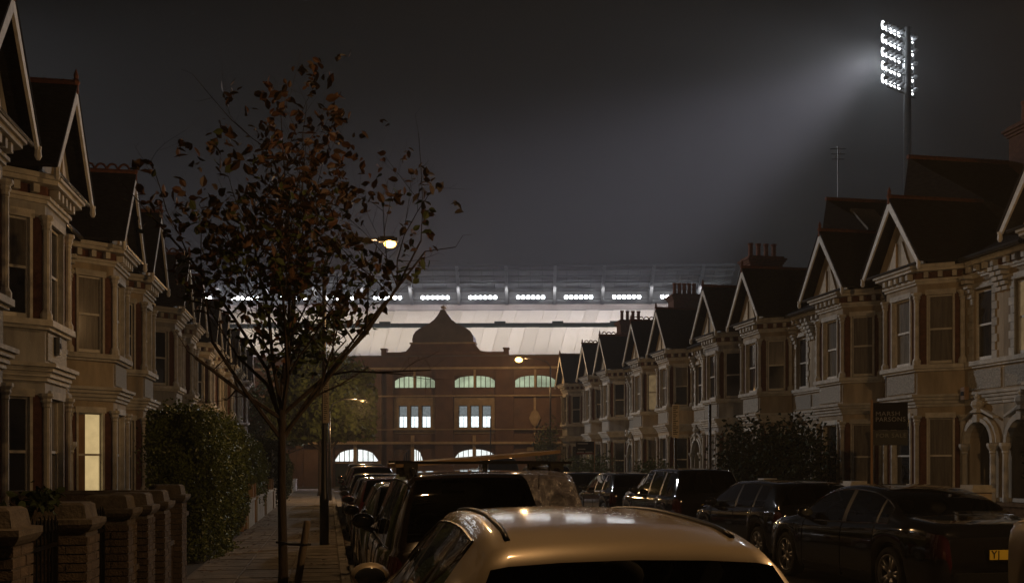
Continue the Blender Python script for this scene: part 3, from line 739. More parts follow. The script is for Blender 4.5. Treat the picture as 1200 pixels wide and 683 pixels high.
def hedge(x0, x1, y0, y1, z1, label, n, m='hedge_leaf', s=.055, spill=0.0, seed=3):
    random.seed(seed)
    t = empty('hedge', ((x0 + x1) / 2, (y0 + y1) / 2, .1), 0, label, 'hedge')
    a, b = (x1 - x0) / 2, (y1 - y0) / 2; h = z1 - .1
    bump_ = lambda u, v: .13 * math.sin(u * 2.3 + 1) * math.sin(v * 3.1) + .07 * math.sin(u * 7 + v * 5) + .04 * math.sin(u * 15 - v * 11)
    MB().box(-a + .16, a - .16, -b + .16, b - .16, 0, h - .22).build('dark_core', 'hedge_core', t)  # near-black box, its colour stands in for the shade among the leaves
    pts = []
    for i in range(n):
        r_ = random.random(); u, v = random.uniform(-b, b), random.uniform(0, h)
        dpt = abs(random.gauss(0, .07))
        if r_ < .52:
            bulge = .22 * math.sin(min(1, v / h) * math.pi * .9) - (.06 if v > h * .8 else 0) + (spill * max(0, .4 - v) if u < -b * .2 else 0)
            pts.append((a - .08 + bulge + bump_(u, v) - dpt, u, v))
        elif r_ < .72:
            q = random.uniform(-a, a); bulge = .18 * math.sin(min(1, v / h) * math.pi * .9) + spill * max(0, .35 - v)
            pts.append((q, -b + .08 - bulge - bump_(q, v) + dpt, v))
        elif r_ < .92:
            q = random.uniform(-a, a) ; edge = .25 * max(0, abs(q) / a - .6) ** 1.0 + .25 * max(0, (abs(u) / b) - .85)
            pts.append((q, u, h - .05 - edge + bump_(q, u) - dpt + (random.random() < .10) * random.uniform(0, .30)))
        else: pts.append((-a + .05 + dpt, u, v))
    for c in range(int(n / 450)):
        c0 = Vector(random.choice(pts)); rr = random.uniform(.08, .22)
        for _ in range(70): pts.append((c0.x + random.gauss(0, rr * .6), c0.y + random.gauss(0, rr), max(.03, c0.z + random.gauss(0, rr * .8))))
    lf = MB(); add_leaves(lf, pts, s); o = lf.build('foliage', m, t); o['kind'] = 'stuff'
    return t
hedge(-3.08, -2.10, 18.4, 26.4, 2.68, 'tall clipped privet hedge filling the garden beyond the brick piers', 52000, spill=.9)
hedge(-3.6, -2.2, 30.6, 35.5, 2.45, 'mid-height hedge just beyond the tall clipped one', 14000, s=.07, seed=4)
hedge(-3.9, -2.0, 40.5, 45.5, 2.7, 'rounded dark hedge above the white garden walls', 12000, m='leaf_dark', s=.08, seed=5)
hedge(-3.9, -2.0, 47.5, 53.5, 2.3, 'farthest low hedge on the left, near the cross road', 8000, m='leaf_dark', s=.09, seed=6)
bush(13.5, 30.0, 1.2, 3.9, 2.9, 'large dark spreading bush in front of the right terrace', n=9000, s=.13, lobes=26, seed=11)
bush(13.5, 40.9, 1.0, 2.6, 1.9, 'bright round bush behind the chrome-windowed car', 'leaf_green', 3600, .10, lobes=14, seed=12)
bush(13.4, 53.0, 1.1, 4.6, 2.15, 'wide clipped bush below the small dark board', 'leaf_green', 4600, .11, lobes=18, seed=13)
bush(14.3, 66.6, 1.2, 2.2, 4.4, 'tall thin bush at the far end of the right terrace', 'leaf_green', 2600, .13, lobes=14, seed=14)
bush(13.4, 17.3, .5, .6, 2.7, 'spiky evergreen branch poking in at the right edge by the porch', 'leaf_dark', 1800, .10, lobes=10, seed=15)

def street_tree(name, base, limbs, leaf_s, n_leaf, label, green, rust, trunk_r, trunk_h, spread, top, seed, parts=0, cx=0.0, cy=0.0, dense=1.0, shape=None):
    random.seed(seed)
    t = empty(name, base, 0, label, 'tree')
    tr = MB(); tips = []
    tr.tube([(0, 0, -.05), (.01, 0, .3), (-.01, .01, trunk_h * .6), (0, 0, trunk_h)], [trunk_r * 1.25, trunk_r, trunk_r * .86, trunk_r * .72], 10)
    tr.build('trunk', 'bark', t, True)
    lm = MB()
    def grow(p, d, L, r, depth):
        pts = [p]; rs = [r]; q = p.copy(); n = 4
        for i in range(n):
            d = (d + Vector((random.gauss(0, .13), random.gauss(0, .13), random.gauss(.03, .08)))).normalized(); q = q + d * L / n
            pts.append(q.copy()); rs.append(r * (1 - .62 * (i + 1) / n))
            if depth < 3 and i >= 0:
                for _ in range(1 if depth else random.choice((1, 1, 2))):
                    a = Vector((random.gauss(0, 1), random.gauss(0, 1), random.gauss(.25, .5))).normalized()
                    grow(q.copy(), (d * .65 + a * .75).normalized(), L * random.uniform(.38, .62), rs[-1] * .62, depth + 1)
            if depth >= 1: tips.append((q.copy(), depth))
            if shape and q.z > trunk_h + .6 and not shape(q): break
        lm.tube(pts, rs, 5 if depth < 2 else 3, False); tips.append((q.copy(), depth + 1))
    for (dx, dy, dz, L) in limbs:
        grow(Vector((0, 0, trunk_h * random.uniform(.80, 1.0))), Vector((dx, dy, dz)).normalized(), L, trunk_r * .48, 0)
    lm.build('limb', 'bark', t, False)
    G, Rr = MB(), MB(); lp = []
    tips = [p for p, d in tips]
    for i in range(n_leaf):
        p = tips[random.randrange(len(tips))] if i % 4 == 0 or i == 0 else (q0 + Vector((random.gauss(0, .05), random.gauss(0, .05), random.gauss(-.02, .05)))); sp_ = spread if i % 4 == 0 else spread * .25
        q = Vector((p.x + random.gauss(0, sp_), p.y + random.gauss(0, sp_), p.z + random.gauss(-.04, sp_))); q0 = q if i % 4 == 0 else q0
        if shape and not shape(q): continue
        if shape is crown and (q + tb - (Vector((0, 0, EYE)) + (lp_head - Vector((0, 0, EYE))) * ((q + tb).y / lp_head.y))).length < .17: continue
        hz = q.z / top + random.gauss(0, .14)
        is_rust = hz > rust
        if len(lp) < parts and random.random() < .35: lp.append((q, is_rust)); continue
        add_leaves(Rr if is_rust else G, [q], leaf_s)
    if G.v: o = G.build('foliage', green, t); o['kind'] = 'stuff'
    if Rr.v: o = Rr.build('foliage', 'leaf_rust', t); o['kind'] = 'stuff'
    if lp:
        lg, lr = leaf_mesh('leaf', green), leaf_mesh('leaf', 'leaf_rust')
        for q, ru in lp:
            o = inst('leaf', lr if ru else lg, t, q, rand_rot().to_euler()); k = leaf_s * random.uniform(.8, 1.25); o.scale = (k, k, k)
    return t
lp_head = P(458, 291, 20.9); tb = P(331, 700, 13.0); tb.z = .1
def crown(q):
    r_ = math.hypot(q.x - .14, q.y); z = q.z
    return 2.3 < z < 6.75 and r_ < min(.30 + max(0, z - 2.5) * .85, 2.25 if z < 4.9 else 2.25 - (z - 4.9) * .72)
limbs = [(-.7, .1, 1.1, 3.0), (.45, .3, 1.0, 2.4), (.85, -.15, 1.1, 3.0), (-.2, -.3, 1.2, 2.6), (.12, .35, 1.3, 3.1), (1.0, .1, 1.0, 3.0), (-.40, .4, 1.1, 2.3), (-.95, -.1, .9, 2.6), (.2, -.4, 1.0, 2.0), (-.05, .05, 1.0, 3.6), (-.25, .1, 1.0, 3.4)]
street_tree('street_tree', tb, limbs, .115, 3700, 'young street tree with rusty autumn leaves tied to a short stake', 'leaf_green', .62, .062, 2.35, .13, 6.3, 21, parts=300, shape=crown)
tb2 = P(376, 583, 54.0); tb2.z = .1
def crown2(q): return 2.9 < q.z < 9.2 and math.hypot(q.x, q.y) < 2.9
limbs2 = [(-.6, .1, 1.0, 3.2), (.7, .3, 1.0, 3.4), (.9, -.2, .5, 2.6), (-.2, -.3, 1.2, 3.6), (.3, .35, 1.3, 4.2), (.8, .1, .9, 3.6), (-.5, .4, .8, 2.8), (-.9, -.1, .5, 2.4), (.5, -.5, 1.1, 4.0)]
street_tree('street_tree', tb2, limbs2, .29, 30000, 'full dark green street tree at the far end of the left pavement', 'leaf_green', 9.0, .17, 2.6, .30, 8.8, 22, shape=crown2)
tb3 = P(318, 583, 66.0); tb3.z = .1
street_tree('street_tree', tb3, limbs2, .22, 6000, 'orange-lit tree behind the left terrace end', 'leaf_green', 9.0, .14, 2.0, .32, 8.0, 23, shape=crown2)
# stake and rubber tie
stp = P(358, 700, 12.7); stp.z = .1
t = empty('tree_stake', stp, 0, 'short round wooden stake leaning beside the young tree trunk', 'stake')
MB().tube([(-.13, 0, -.05), (.02, 0, .92), (.022, 0, .955)], [.048, .046, .038], 10).build('post', 'wood_stake', t, True)
d = tb - stp
MB().tube([(-.02, -.05, .66), (-.2, -.05 + d.y * .3, .66), (d.x, d.y - .07, .665), (d.x - .07, d.y, .665), (d.x, d.y + .07, .665), (-.2, .08, .66), (-.01, .06, .66), (.055, 0, .66), (-.02, -.05, .66)], .016, 6).build('tie', 'rubber', t)

# ------------------------------------------------------------------ street lamps
def street_lamp(x, y, h, arm, adir, label, watts=LAMP_W, base_h=2.2, post='black_trim', r_=.055, radius=.10, ls=1.5, cone=None):
    t = empty('street_lamp', (x, y, .1), 0, label, 'street lamp', 'street lamps'); h -= .1
    MB().lathe(0, 0, [(r_ * 1.7, 0), (r_ * 1.7, base_h * .45), (r_ * 1.2, base_h * .5), (r_, base_h), (r_ * .75, h - .45)], 10).build('post', post, t, True)
    ax, ay = arm * math.cos(adir), arm * math.sin(adir)
    MB().tube([(0, 0, h - .45), (ax * .12, ay * .12, h - .1), (ax * .45, ay * .45, h + .12), (ax, ay, h + .14)], r_ * .5, 6).build('arm', post, t, True)
    ux, uy = math.cos(adir), math.sin(adir)
    hd = MB(); fr = ((ax, ay), (ux, uy), (-uy, ux)); hd.fbox(fr, -.14, .26, -.07, .07, h + .08, h + .16); hd.fbox(fr, -.10, .20, -.05, .05, h + .16, h + .19)
    hd.build('lamp_head', post, t)
    MB().ellip((ax + ux * .1, ay + uy * .1, h + .04), (.075 * ls, .06 * ls, .05 * ls), 10, 6).build('lens', 'sodium_lens', t, True)
    ld = bpy.data.lights.new('sodium_light', 'SPOT' if cone else 'POINT'); ld.energy = watts
    if cone: ld.spot_size = R(cone); ld.spot_blend = .5
    ld.color = SODIUM; ld.shadow_soft_size = radius
    lo = bpy.data.objects.new('bulb', ld); col.objects.link(lo); lo.parent = t; lo.location = (ax + ux * .1, ay + uy * .1, h - .08 - radius)
    return t
lp = P(457, 291, 20.9); bp_ = P(380, 643, 20.9)
street_lamp(bp_.x, bp_.y, lp.z + .05, math.hypot(lp.x - bp_.x, lp.y - bp_.y) - .1, math.atan2(lp.y - bp_.y, lp.x - bp_.x), 'tall dark lamp post on the left pavement carrying a long pale plate', ls=1.7)
lp2 = P(608, 423, 69.5); bq = P(645, 570, 69.5)
street_lamp(bq.x, bq.y, lp2.z + .05, math.hypot(lp2.x - bq.x, lp2.y - bq.y) - .1, math.atan2(lp2.y - bq.y, lp2.x - bq.x), 'glowing orange street lamp before the brick stadium building', 480, 4.2, 'black_trim', .06, .16, ls=3.6)
lp3 = P(352, 452, 72.5)
street_lamp(lp3.x - 1.2, lp3.y, lp3.z, 1.2, 0, 'orange street lamp hidden in the far left tree crown', 330, radius=.16)
lp4 = P(425, 472, 47.0)
street_lamp(.05, lp4.y, lp4.z + .05, lp4.x - .15, 0, 'small distant street lamp shining beside the far dark green tree', 520, ls=.6)
street_lamp(-1.85, 4.6, 6.4, 2.7, .3, 'added street lamp out of view on the left, lighting the nearest car roof', 250, cone=104)  # added lamp, cone shaped to brighten the champagne car roof
street_lamp(10.0, 7.0, 6.3, 1.3, math.pi, 'added street lamp out of view on the right pavement, lighting the right terrace', 800)  # added out of view to brighten the near houses on the right
street_lamp(10.0, 46.5, 6.4, 1.0, math.pi, 'street lamp on the far part of the right pavement', 110) if False else None
# long pale plate on the lamp post, with rows of small print
sp = P(382, 470, 20.75)
t = empty('parking_plate', (sp.x, sp.y, sp.z), -YAW * .5, 'long narrow pale street plate fixed high on the dark lamp post', 'sign')
MB().box(-.062, .062, -.012, .0, -.44, .44).build('plate', 'sign_white', t)
pb = MB()
random.seed(5)
for k in range(19):
    z = .39 - k * .042; pb.box(-.045, -.045 + random.uniform(.04, .09), -.0145, -.0125, z - .010, z + .006)
pb.build('printed_lines', 'sign_grey', t); MB().box(-.02, .02, .0, .06, -.3, -.26).box(-.02, .02, .0, .06, .26, .3).build('bracket', 'iron', t)

def sign_post(px_, Z, ztop, label, plate=None):
    b_ = P(px_, 600, Z); t = empty('sign_post', (b_.x, b_.y, .1), -YAW, label, 'sign post')
    MB().lathe(0, 0, [(.05, 0), (.05, .02), (.038, .05), (.038, ztop - .1), (.02, ztop - .08)], 8).build('post', 'iron', t, True)
    if plate:
        z0, z1, wd = plate
        MB().box(-wd / 2, wd / 2, -.06, -.045, z0 - .1, z1 - .1).build('plate', 'sign_white', t)
        q = MB()
        for k in range(16):
            z = z1 - .16 - k * (z1 - z0 - .12) / 16; q.box(-wd * .38, -wd * .38 + wd * random.uniform(.35, .75), -.0625, -.0605, z - .014, z + .010)
        q.build('printed_lines', 'sign_grey', t)
    return t
sign_post(791.5, 28.5, 3.45, 'dark sign post with a tall white plate on the right pavement', (2.49, 3.42, .19))
sign_post(832, 25.9, 3.26, 'plain dark post next to the large bush on the right pavement')
sign_post(575, 66.0, 4.7, 'slim bollard-like post before the arched windows of the stadium building')

# ------------------------------------------------------------------ for-sale boards
def text(body, parent, loc, size, m, rz=0.0, name='lettering', sx=1.0, align='LEFT'):
    cu = bpy.data.curves.new(name, 'FONT'); cu.body = body; cu.size = size; cu.extrude = .002; cu.align_x = align; cu.space_character = 1.08; cu.resolution_u = 3
    o = bpy.data.objects.new(name, cu); col.objects.link(o); o.parent = parent; o.location = loc; o.rotation_euler = (R(90), 0, rz); o.scale = (sx, 1, 1); o.data.materials.append(MAT[m])
    me = bpy.data.meshes.new_from_object(o.evaluated_get(bpy.context.evaluated_depsgraph_get())); mo = bpy.data.objects.new(name, me); col.objects.link(mo)
    mo.parent = parent; mo.location = loc; mo.rotation_euler = (R(90), 0, rz); mo.scale = (sx, 1, 1)
    bpy.data.objects.remove(o); return mo
ZB = 24.6
bc = P(1043.5, 497, ZB)
t = empty('for_sale_board', (bc.x, bc.y, .1), R(-32), 'dark estate agent board on a post reading for sale, in front of the right terrace', 'sign board')
def pz(y): return EYE + (HY - y) / F * ZB - .1
W2 = .39
MB().box(-W2, W2, -.02, .02, pz(503.5), pz(471.5)).build('board', 'sign_black', t)
MB().box(-W2, W2, -.018, .018, pz(521.5), pz(503.8)).build('lower_board', 'sign_grey', t)
MB().box(-W2 - .06, -W2 - .005, -.03, .03, 0, pz(468)).build('post', 'timber_pale', t)
text('MARSH', t, (-W2 + .05, -.024, pz(487)), .150, 'sign_letter', sx=1.10)
text('PARSONS', t, (-W2 + .05, -.024, pz(493.5)), .150, 'sign_letter', sx=1.0)
text('FOR SALE', t, (-W2 + .06, -.022, pz(512.2)), .135, 'sign_letter_green', sx=1.12)
ZB2 = 52.0; bc = P(685.5, 525, ZB2)
t = empty('agent_board', (bc.x, bc.y, .1), -YAW, 'small dark board with red edge above the wide clipped bush', 'sign board')
def pz2(y): return EYE + (HY - y) / F * ZB2 - .1
MB().box(-.46, .46, -.02, .02, pz2(532), pz2(517)).build('board', 'sign_black', t)
MB().box(-.44, .44, -.026, -.021, pz2(531.5), pz2(530.8)).build('red_line', 'sign_red', t); MB().box(.465, .505, -.03, .03, 0, pz2(516)).build('post', 'timber_pale', t)
q = MB()
for (a, b, y) in ((-.38, .15, 519.5), (-.36, .02, 526), (-.40, -.05, 529.5), (.02, .38, 529.5)): q.box(a, b, -.0245, -.0215, pz2(y + .7), pz2(y - .7))
q.build('printed_lines', 'sign_letter', t)
# alarm boxes
def alarm(px_, py_, Z, rz, label, m):
    p = P(px_, py_, Z); t = empty('alarm_box', p, rz, label, 'alarm box')
    MB().prism([(-.12, 0), (.12, 0), (.12, -.05), (.08, -.10), (-.08, -.10), (-.12, -.05)], -.16, .16).build('cover', m, t)
    MB().box(-.06, .06, -.112, -.10, -.05, .05).build('badge', 'sign_black', t)
alarm(1132, 461, 26.0, R(-90), 'burglar alarm box high on the wall left of the near right porch', 'timber_pale')
alarm(735, 507, 55.0, R(-90), 'small alarm box on the wall of the distant pale house', 'white_paint')
p = P(85, 437, 19.3); t = empty('alarm_box', (-5.02, 20.3, 3.95), R(90), 'round-topped alarm box on the carved panel of the nearest left bay', 'alarm box')
MB().prism([(-.12, 0), (.12, 0), (.12, -.05), (.08, -.10), (-.08, -.10), (-.12, -.05)], -.16, .16).build('cover', 'dark_paint', t); MB().box(-.05, .05, -.112, -.10, -.05, .05).build('badge', 'sign_grey', t)
# wheelie bin by the hedge
t = empty('wheelie_bin', (-3.35, 17.5, .06), 0, 'dark teal wheelie bin with lid standing against the tall hedge', 'bin')
MB().add([(x_, y_, z_) for z_, q in ((0.05, .23), (1.0, .29)) for x_, y_ in ((-q, -q), (q, -q), (q, q), (-q, q))], [(3, 2, 1, 0), (4, 5, 6, 7)] + [(k, (k + 1) % 4, 4 + (k + 1) % 4, 4 + k) for k in range(4)]).build('body', 'bin_teal', t)
MB().add([(-.32, -.34, 1.0), (.32, -.34, 1.0), (.32, .32, 1.0), (-.32, .32, 1.0), (-.30, -.30, 1.06), (.30, -.30, 1.06), (.26, .28, 1.13), (-.26, .28, 1.13)], [(3, 2, 1, 0), (4, 5, 6, 7)] + [(k, (k + 1) % 4, 4 + (k + 1) % 4, 4 + k) for k in range(4)]).build('lid', 'bin_teal', t)
for s_ in (-1, 1): MB().tube([(s_ * .2, .27, .1), (s_ * .27, .27, .1)], .1, 10).build('wheel', 'rubber', t)
# climbing plant tuft on the nearest pier
bush(-2.25, 8.35, .22, .55, .32, 'dark leggy plant spilling over the wall by the nearest two piers', 'leaf_dark', 160, .07, z0=1.28, lobes=5, seed=31)

# ------------------------------------------------------------------ aerials
def aerial(px_, py0, py1, Z, label, arms=4, lit='gutter'):
    b_ = P(px_, py1, Z); top = P(px_, py0, Z); t = empty('aerial', b_, -YAW, label, 'aerial'); h = top.z - b_.z
    MB().tube([(0, 0, -.3), (0, 0, h)], .022, 5).build('mast', lit, t)
    for k in range(arms): z = h - .08 - k * .18; MB().tube([(-.28 + .03 * k, 0, z), (.28 - .03 * k, 0, z)], .014, 4).build('rod', lit, t)
    MB().tube([(0, -.3, h - .3), (0, .35, h - .28)], .016, 4).build('boom', lit, t)
aerial(982, 172, 236, 36.0, 'tall rooftop aerial against the sky above the rooflights', 3)
aerial(797, 322, 336, 56.0, 'bright double aerial on the broad far chimney', 2, 'steel')
aerial(812, 322, 336, 56.4, 'second bright aerial at the back of the broad far chimney', 2, 'steel')

# ------------------------------------------------------------------ cars
def pchip(pts, x):
    if x <= pts[0][0]: return pts[0][1]
    if x >= pts[-1][0]: return pts[-1][1]
    n = len(pts)
    for i in range(n - 1):
        if x <= pts[i + 1][0]: break
    def sl(k): return (pts[k + 1][1] - pts[k][1]) / (pts[k + 1][0] - pts[k][0])
    def tg(k):
        if k == 0: return sl(0)
        if k == n - 1: return sl(n - 2)
        a, b = sl(k - 1), sl(k)
        return 0 if a * b <= 0 else 2 * a * b / (a + b)
    h = pts[i + 1][0] - pts[i][0]; t = (x - pts[i][0]) / h
    return (2 * t**3 - 3 * t**2 + 1) * pts[i][1] + (t**3 - 2 * t**2 + t) * h * tg(i) + (-2 * t**3 + 3 * t**2) * pts[i + 1][1] + (t**3 - t**2) * h * tg(i + 1)
KINDS = {
 'hatch': dict(top=[(0, .72), (.006, .92), (.03, 1.02), (.055, 1.14), (.12, .935), (.20, .985), (.42, 1.0), (.56, .975), (.63, .92), (.80, .685), (.93, .60), (.99, .47), (1, .42)],
               belt=[(0, .66), (.15, .67), (.6, .625), (.8, .60), (.95, .55), (1, .40)], win=[(.155, .245), (.265, .44), (.46, .70)], rear=(.03, .14), front=(.60, .79), wheels=(.19, .80)),
}
KINDS['hatch']['top'] = [(0, .40), (.004, .60), (.02, .68), (.05, .80), (.11, .945), (.17, .982), (.36, 1.0), (.52, .985), (.60, .94), (.775, .69), (.92, .62), (.985, .50), (1, .40)]
KINDS['hatch0'] = dict(KINDS['hatch'], top=[(0, .40), (.004, .58), (.015, .66), (.04, .82), (.065, .925), (.085, .945), (.15, .978), (.34, 1.0), (.50, .985), (.60, .93), (.775, .69), (.92, .62), (.985, .50), (1, .40)], rear=(.012, .056), front=(.575, .77))
KINDS['suv'] = dict(top=[(0, .38), (.004, .58), (.02, .66), (.045, .80), (.075, .95), (.11, .985), (.36, 1.0), (.54, .985), (.60, .95), (.735, .70), (.92, .64), (.985, .52), (1, .36)],
               belt=[(0, .62), (.3, .62), (.75, .61), (.95, .56), (1, .36)], win=[(.085, .235), (.26, .435), (.455, .66)], rear=(.022, .085), front=(.585, .73), wheels=(.19, .81))
KINDS['saloon'] = dict(top=[(0, .40), (.005, .62), (.03, .70), (.13, .735), (.17, .75), (.28, .915), (.38, .985), (.47, 1.0), (.56, .985), (.63, .93), (.755, .695), (.92, .62), (.985, .50), (1, .38)],
               belt=[(0, .64), (.15, .675), (.5, .645), (.75, .625), (.95, .55), (1, .38)], win=[(.235, .285), (.295, .455), (.475, .69)], rear=(.16, .34), front=(.60, .76), wheels=(.215, .815))
KINDS['boxy'] = dict(top=[(0, .30), (.003, .95), (.03, .985), (.3, 1.0), (.56, .99), (.58, .94), (.645, .635), (.66, .60), (.95, .585), (.985, .57), (.997, .50), (1, .30)],
               belt=[(0, .57), (.64, .57), (.95, .555), (.99, .53), (1, .30)], win=[(.04, .22), (.25, .40), (.43, .60)], rear=(.0, .004), front=(.57, .65), wheels=(.22, .84))
wheel_cache = {}
def wheel_mesh(r):
    if r in wheel_cache: return wheel_cache[r]
    ty_, ri = MB(), MB()
    def lx(mb, prof, seg=28):
        vs = []; fs = []
        for rr, x in prof:
            for k in range(seg):
                a = 2 * math.pi * k / seg; vs.append((x, rr * math.cos(a), rr * math.sin(a)))
        for i in range(len(prof) - 1):
            for k in range(seg): a = i * seg + k; b = i * seg + (k + 1) % seg; fs.append((a, b, b + seg, a + seg))
        mb.add(vs, fs)
    lx(ty_, [(r * .70, -.10), (r * .90, -.105), (r * .98, -.08), (r, -.04), (r, .04), (r * .98, .08), (r * .90, .105), (r * .72, .10), (r * .70, .06), (.01, .02)])
    lx(ri, [(r * .72, .104), (r * .69, .108), (r * .66, .09), (r * .64, .03)])
    for k in range(5):
        a = 2 * math.pi * k / 5
        for da in (-.13, .13):
            c1, s1, c2, s2 = math.cos(a + da * .6), math.sin(a + da * .6), math.cos(a + da * 1.5), math.sin(a + da * 1.5)
            w1 = .022; n1 = (-s1 * w1, c1 * w1); n2 = (-s2 * w1 * .9, c2 * w1 * .9); r0, r1 = r * .10, r * .67
            ri.add([(.075, r0 * c1 + n1[0], r0 * s1 + n1[1]), (.075, r0 * c1 - n1[0], r0 * s1 - n1[1]), (.092, r1 * c2 - n2[0], r1 * s2 - n2[1]), (.092, r1 * c2 + n2[0], r1 * s2 + n2[1]),
                    (.04, r0 * c1 + n1[0], r0 * s1 + n1[1]), (.04, r0 * c1 - n1[0], r0 * s1 - n1[1]), (.05, r1 * c2 - n2[0], r1 * s2 - n2[1]), (.05, r1 * c2 + n2[0], r1 * s2 + n2[1])],
                   [(0, 1, 2, 3), (0, 4, 5, 1), (3, 2, 6, 7), (0, 3, 7, 4), (1, 5, 6, 2)])
    lx(ri, [(r * .16, .05), (r * .16, .08), (r * .10, .088), (.005, .088)], 12)
    wheel_cache[r] = (ty_.mesh('tyre', 'tyre', True), ri.mesh('rim', 'rim_alloy', True)); return wheel_cache[r]
def car(kind, X, D, L, W, Hh, pm, label, rot=0.0, wr=.33, glassm='car_glass_dark', trim=False, rails=False, plate=None, seats=False, tail='tail_red_dark', name='parked_car', tumble=.70, mirrors=True, group='cars parked along both kerbs', fine=1):
    """X, D: street position of the car's centre, nose towards +y"""
    k = KINDS[kind]
    root = empty(name, (X, D, 0.0), rot, label, 'car', group)
    Y = lambda t: (t - .5) * L
    ts = sorted(set([round(i / 84, 5) for i in range(85)] + [.002, .004, .007, .013, .018, .024, .03, .98, .985, .99, .994, .998] + [round(a, 5) for q in k['win'] for a in q] + [round(a, 5) for a in k['rear'] + k['front']]))
    yw = [Y(a) for a in k['wheels']]; AR = wr + .045
    hwp = [(0, .80), (.012, .88), (.05, .955), (.18, 1.0), (.78, 1.0), (.92, .95), (.975, .84), (1, .62)] if kind != 'boxy' else [(0, .97), (.02, 1.0), (.95, 1.0), (.985, .985), (1, .93)]
    def section(t):
        y = Y(t); T = pchip(k['top'], t) * Hh; B = min(pchip(k['belt'], t) * Hh, T - .03); hw = pchip(hwp, t) * W / 2
        zb = .20 + .16 * max(0, (t - .95) / .05) + .12 * max(0, (.03 - t) / .03)
        arch = 0
        for q in yw:
            dd = abs(y - q)
            if dd < AR: z_ = wr + math.sqrt(max(0, AR * AR - dd * dd)); zb = max(zb, z_); arch = 1
        g = max(0.0, min(1.0, (T - B) / (.33 * Hh)))
        rw = hw * (.93 - (.93 - tumble) * g)
        fl = 1.012 if arch else 1.0
        f = lambda a: zb + (B - zb) * a
        pts = [(hw * .78, zb + .0), (hw * .985 * fl, zb + .0), (hw * 1.0 * fl, f(.25)), (hw * 1.0 * fl, f(.55)), (hw * .992, f(.80)), (hw * .965, f(.95)), (hw * .93, B)]
        for a in (.25, .5, .75, .93):
            xx = hw * .93 + (rw - hw * .93) * (a ** 1.25); pts.append((xx, B + (T - .035 - B) * a if T - .035 > B else B + .002 * a))
        pts += [(rw * .955, T - .020 if g > .02 else max(B + .004, T - .02)), (rw * .84, T - .008), (rw * .5, T + .004), (0, T + .010)]
        return y, pts, g
    S = [section(t) for t in ts]; npt = len(S[0][1])
    verts = []; idx = {}
    for i, (y, pts, g) in enumerate(S):
        for j, (x, z) in enumerate(pts):
            idx[i, j, 1] = len(verts); verts.append((x, y, z))
            if j == npt - 1: idx[i, j, -1] = idx[i, j, 1]
            else: idx[i, j, -1] = len(verts); verts.append((-x, y, z))
    groups = {}
    for i in range(len(ts) - 1):
        tm = (ts[i] + ts[i + 1]) / 2; g = (S[i][2] + S[i + 1][2]) / 2
        for j in range(npt - 1):
            key = 'body'
            if 6 <= j <= 9 and g > .10:
                for wi, (a, b_) in enumerate(k['win']):
                    if a < tm < b_: key = ('side', wi)
                if key == 'body' and k['win'][0][0] < tm < k['win'][-1][1]:
                    key = ('pillar', 0 if tm < k['win'][1][0] else 1)
            if j >= 11 and k['rear'][0] < tm < k['rear'][1]: key = 'rear'
            if j >= 11 and k['front'][0] < tm < k['front'][1]: key = 'front'
            if kind == 'boxy' and j >= 7 and tm < .003: key = 'body'
            if 3 <= j <= 4 and tm < (.045 if kind != 'saloon' else .06): key = 'tail'
            if 3 <= j <= 5 and tm > .955 and kind != 'boxy': key = 'head'
            for sd in (1, -1):
                a, b_, c, d_ = idx[i, j, sd], idx[i, j + 1, sd], idx[i + 1, j + 1, sd], idx[i + 1, j, sd]
                f = (a, d_, c, b_) if sd == 1 else (a, b_, c, d_)
                f = tuple(dict.fromkeys(f))
                kk = (key[0], key[1], sd) if isinstance(key, tuple) else ((key, sd) if key in ('tail', 'head') else key)
                groups.setdefault(kk, []).append(f)
    for i in (0, len(ts) - 1):
        groups['body'].append(tuple([idx[i, j, 1] for j in range(npt)] + [idx[i, j, -1] for j in range(npt - 2, -1, -1)])[:: (1 if i == 0 else -1)])
    def sub(name_, fs, m, smooth=True, parent=root, lift=0.0):
        used = {}; vs = []; ff = []
        for f in fs:
            ff.append(tuple(used.setdefault(v, len(used)) for v in f))
        for v in used: vs.append(verts[v])
        mb = MB(); mb.v = vs; mb.f = ff; return mb.build(name_, m, parent, smooth)
    names = {'body': ('body', pm), 'pillar': ('door_pillar', 'black_trim'), 'rear': ('rear_window', glassm), 'front': ('windscreen', glassm), 'side': ('side_window', glassm), 'tail': ('tail_light', tail), 'head': ('headlight', 'lamp_clear')}
    for kk, fs in groups.items():
        kn = kk if isinstance(kk, str) else kk[0]
        sub(names[kn][0], fs, names[kn][1])
    # underside and wheel wells
    MB().box(-W * .40, W * .40, -L * .47, L * .47, .22, .42 * Hh if kind != 'boxy' else .5 * Hh).build('underbody', 'rubber', root)
    tm_, rm_ = wheel_mesh(wr)
    for y in yw:
        for sd in (1, -1):
            o = inst('wheel', tm_, root, (sd * (W / 2 - .115), y, wr), (0, 0, 0 if sd > 0 else math.pi)); o2 = inst('rim', rm_, o)
    # mirrors
    if mirrors:
        tmir = k['win'][-1][1] - .035
        for sd in (1, -1):
            zB = pchip(k['belt'], tmir) * Hh
            mo = MB().ellip((sd * (W / 2 + .05), Y(tmir), zB + .11), (.125, .085, .085), 12, 8).tube([(sd * (W / 2 - .08), Y(tmir), zB), (sd * (W / 2 + .04), Y(tmir), zB + .04)], .03, 6).build('door_mirror', pm, root, True)
            MB().ellip((sd * (W / 2 + .05), Y(tmir) - .075, zB + .11), (.095, .018, .060), 14, 8).build('mirror_glass', 'pane_dark', mo, True)
    # window surrounds, door shut lines and handles follow the side
    def side_line(jj, t0, t1, sd, lift=.004, n=26):
        o = []
        for q in range(n + 1):
            y, pts, g = section(t0 + (t1 - t0) * q / n); x, z = pts[jj]; o.append((sd * (x + lift), y, z))
        return o
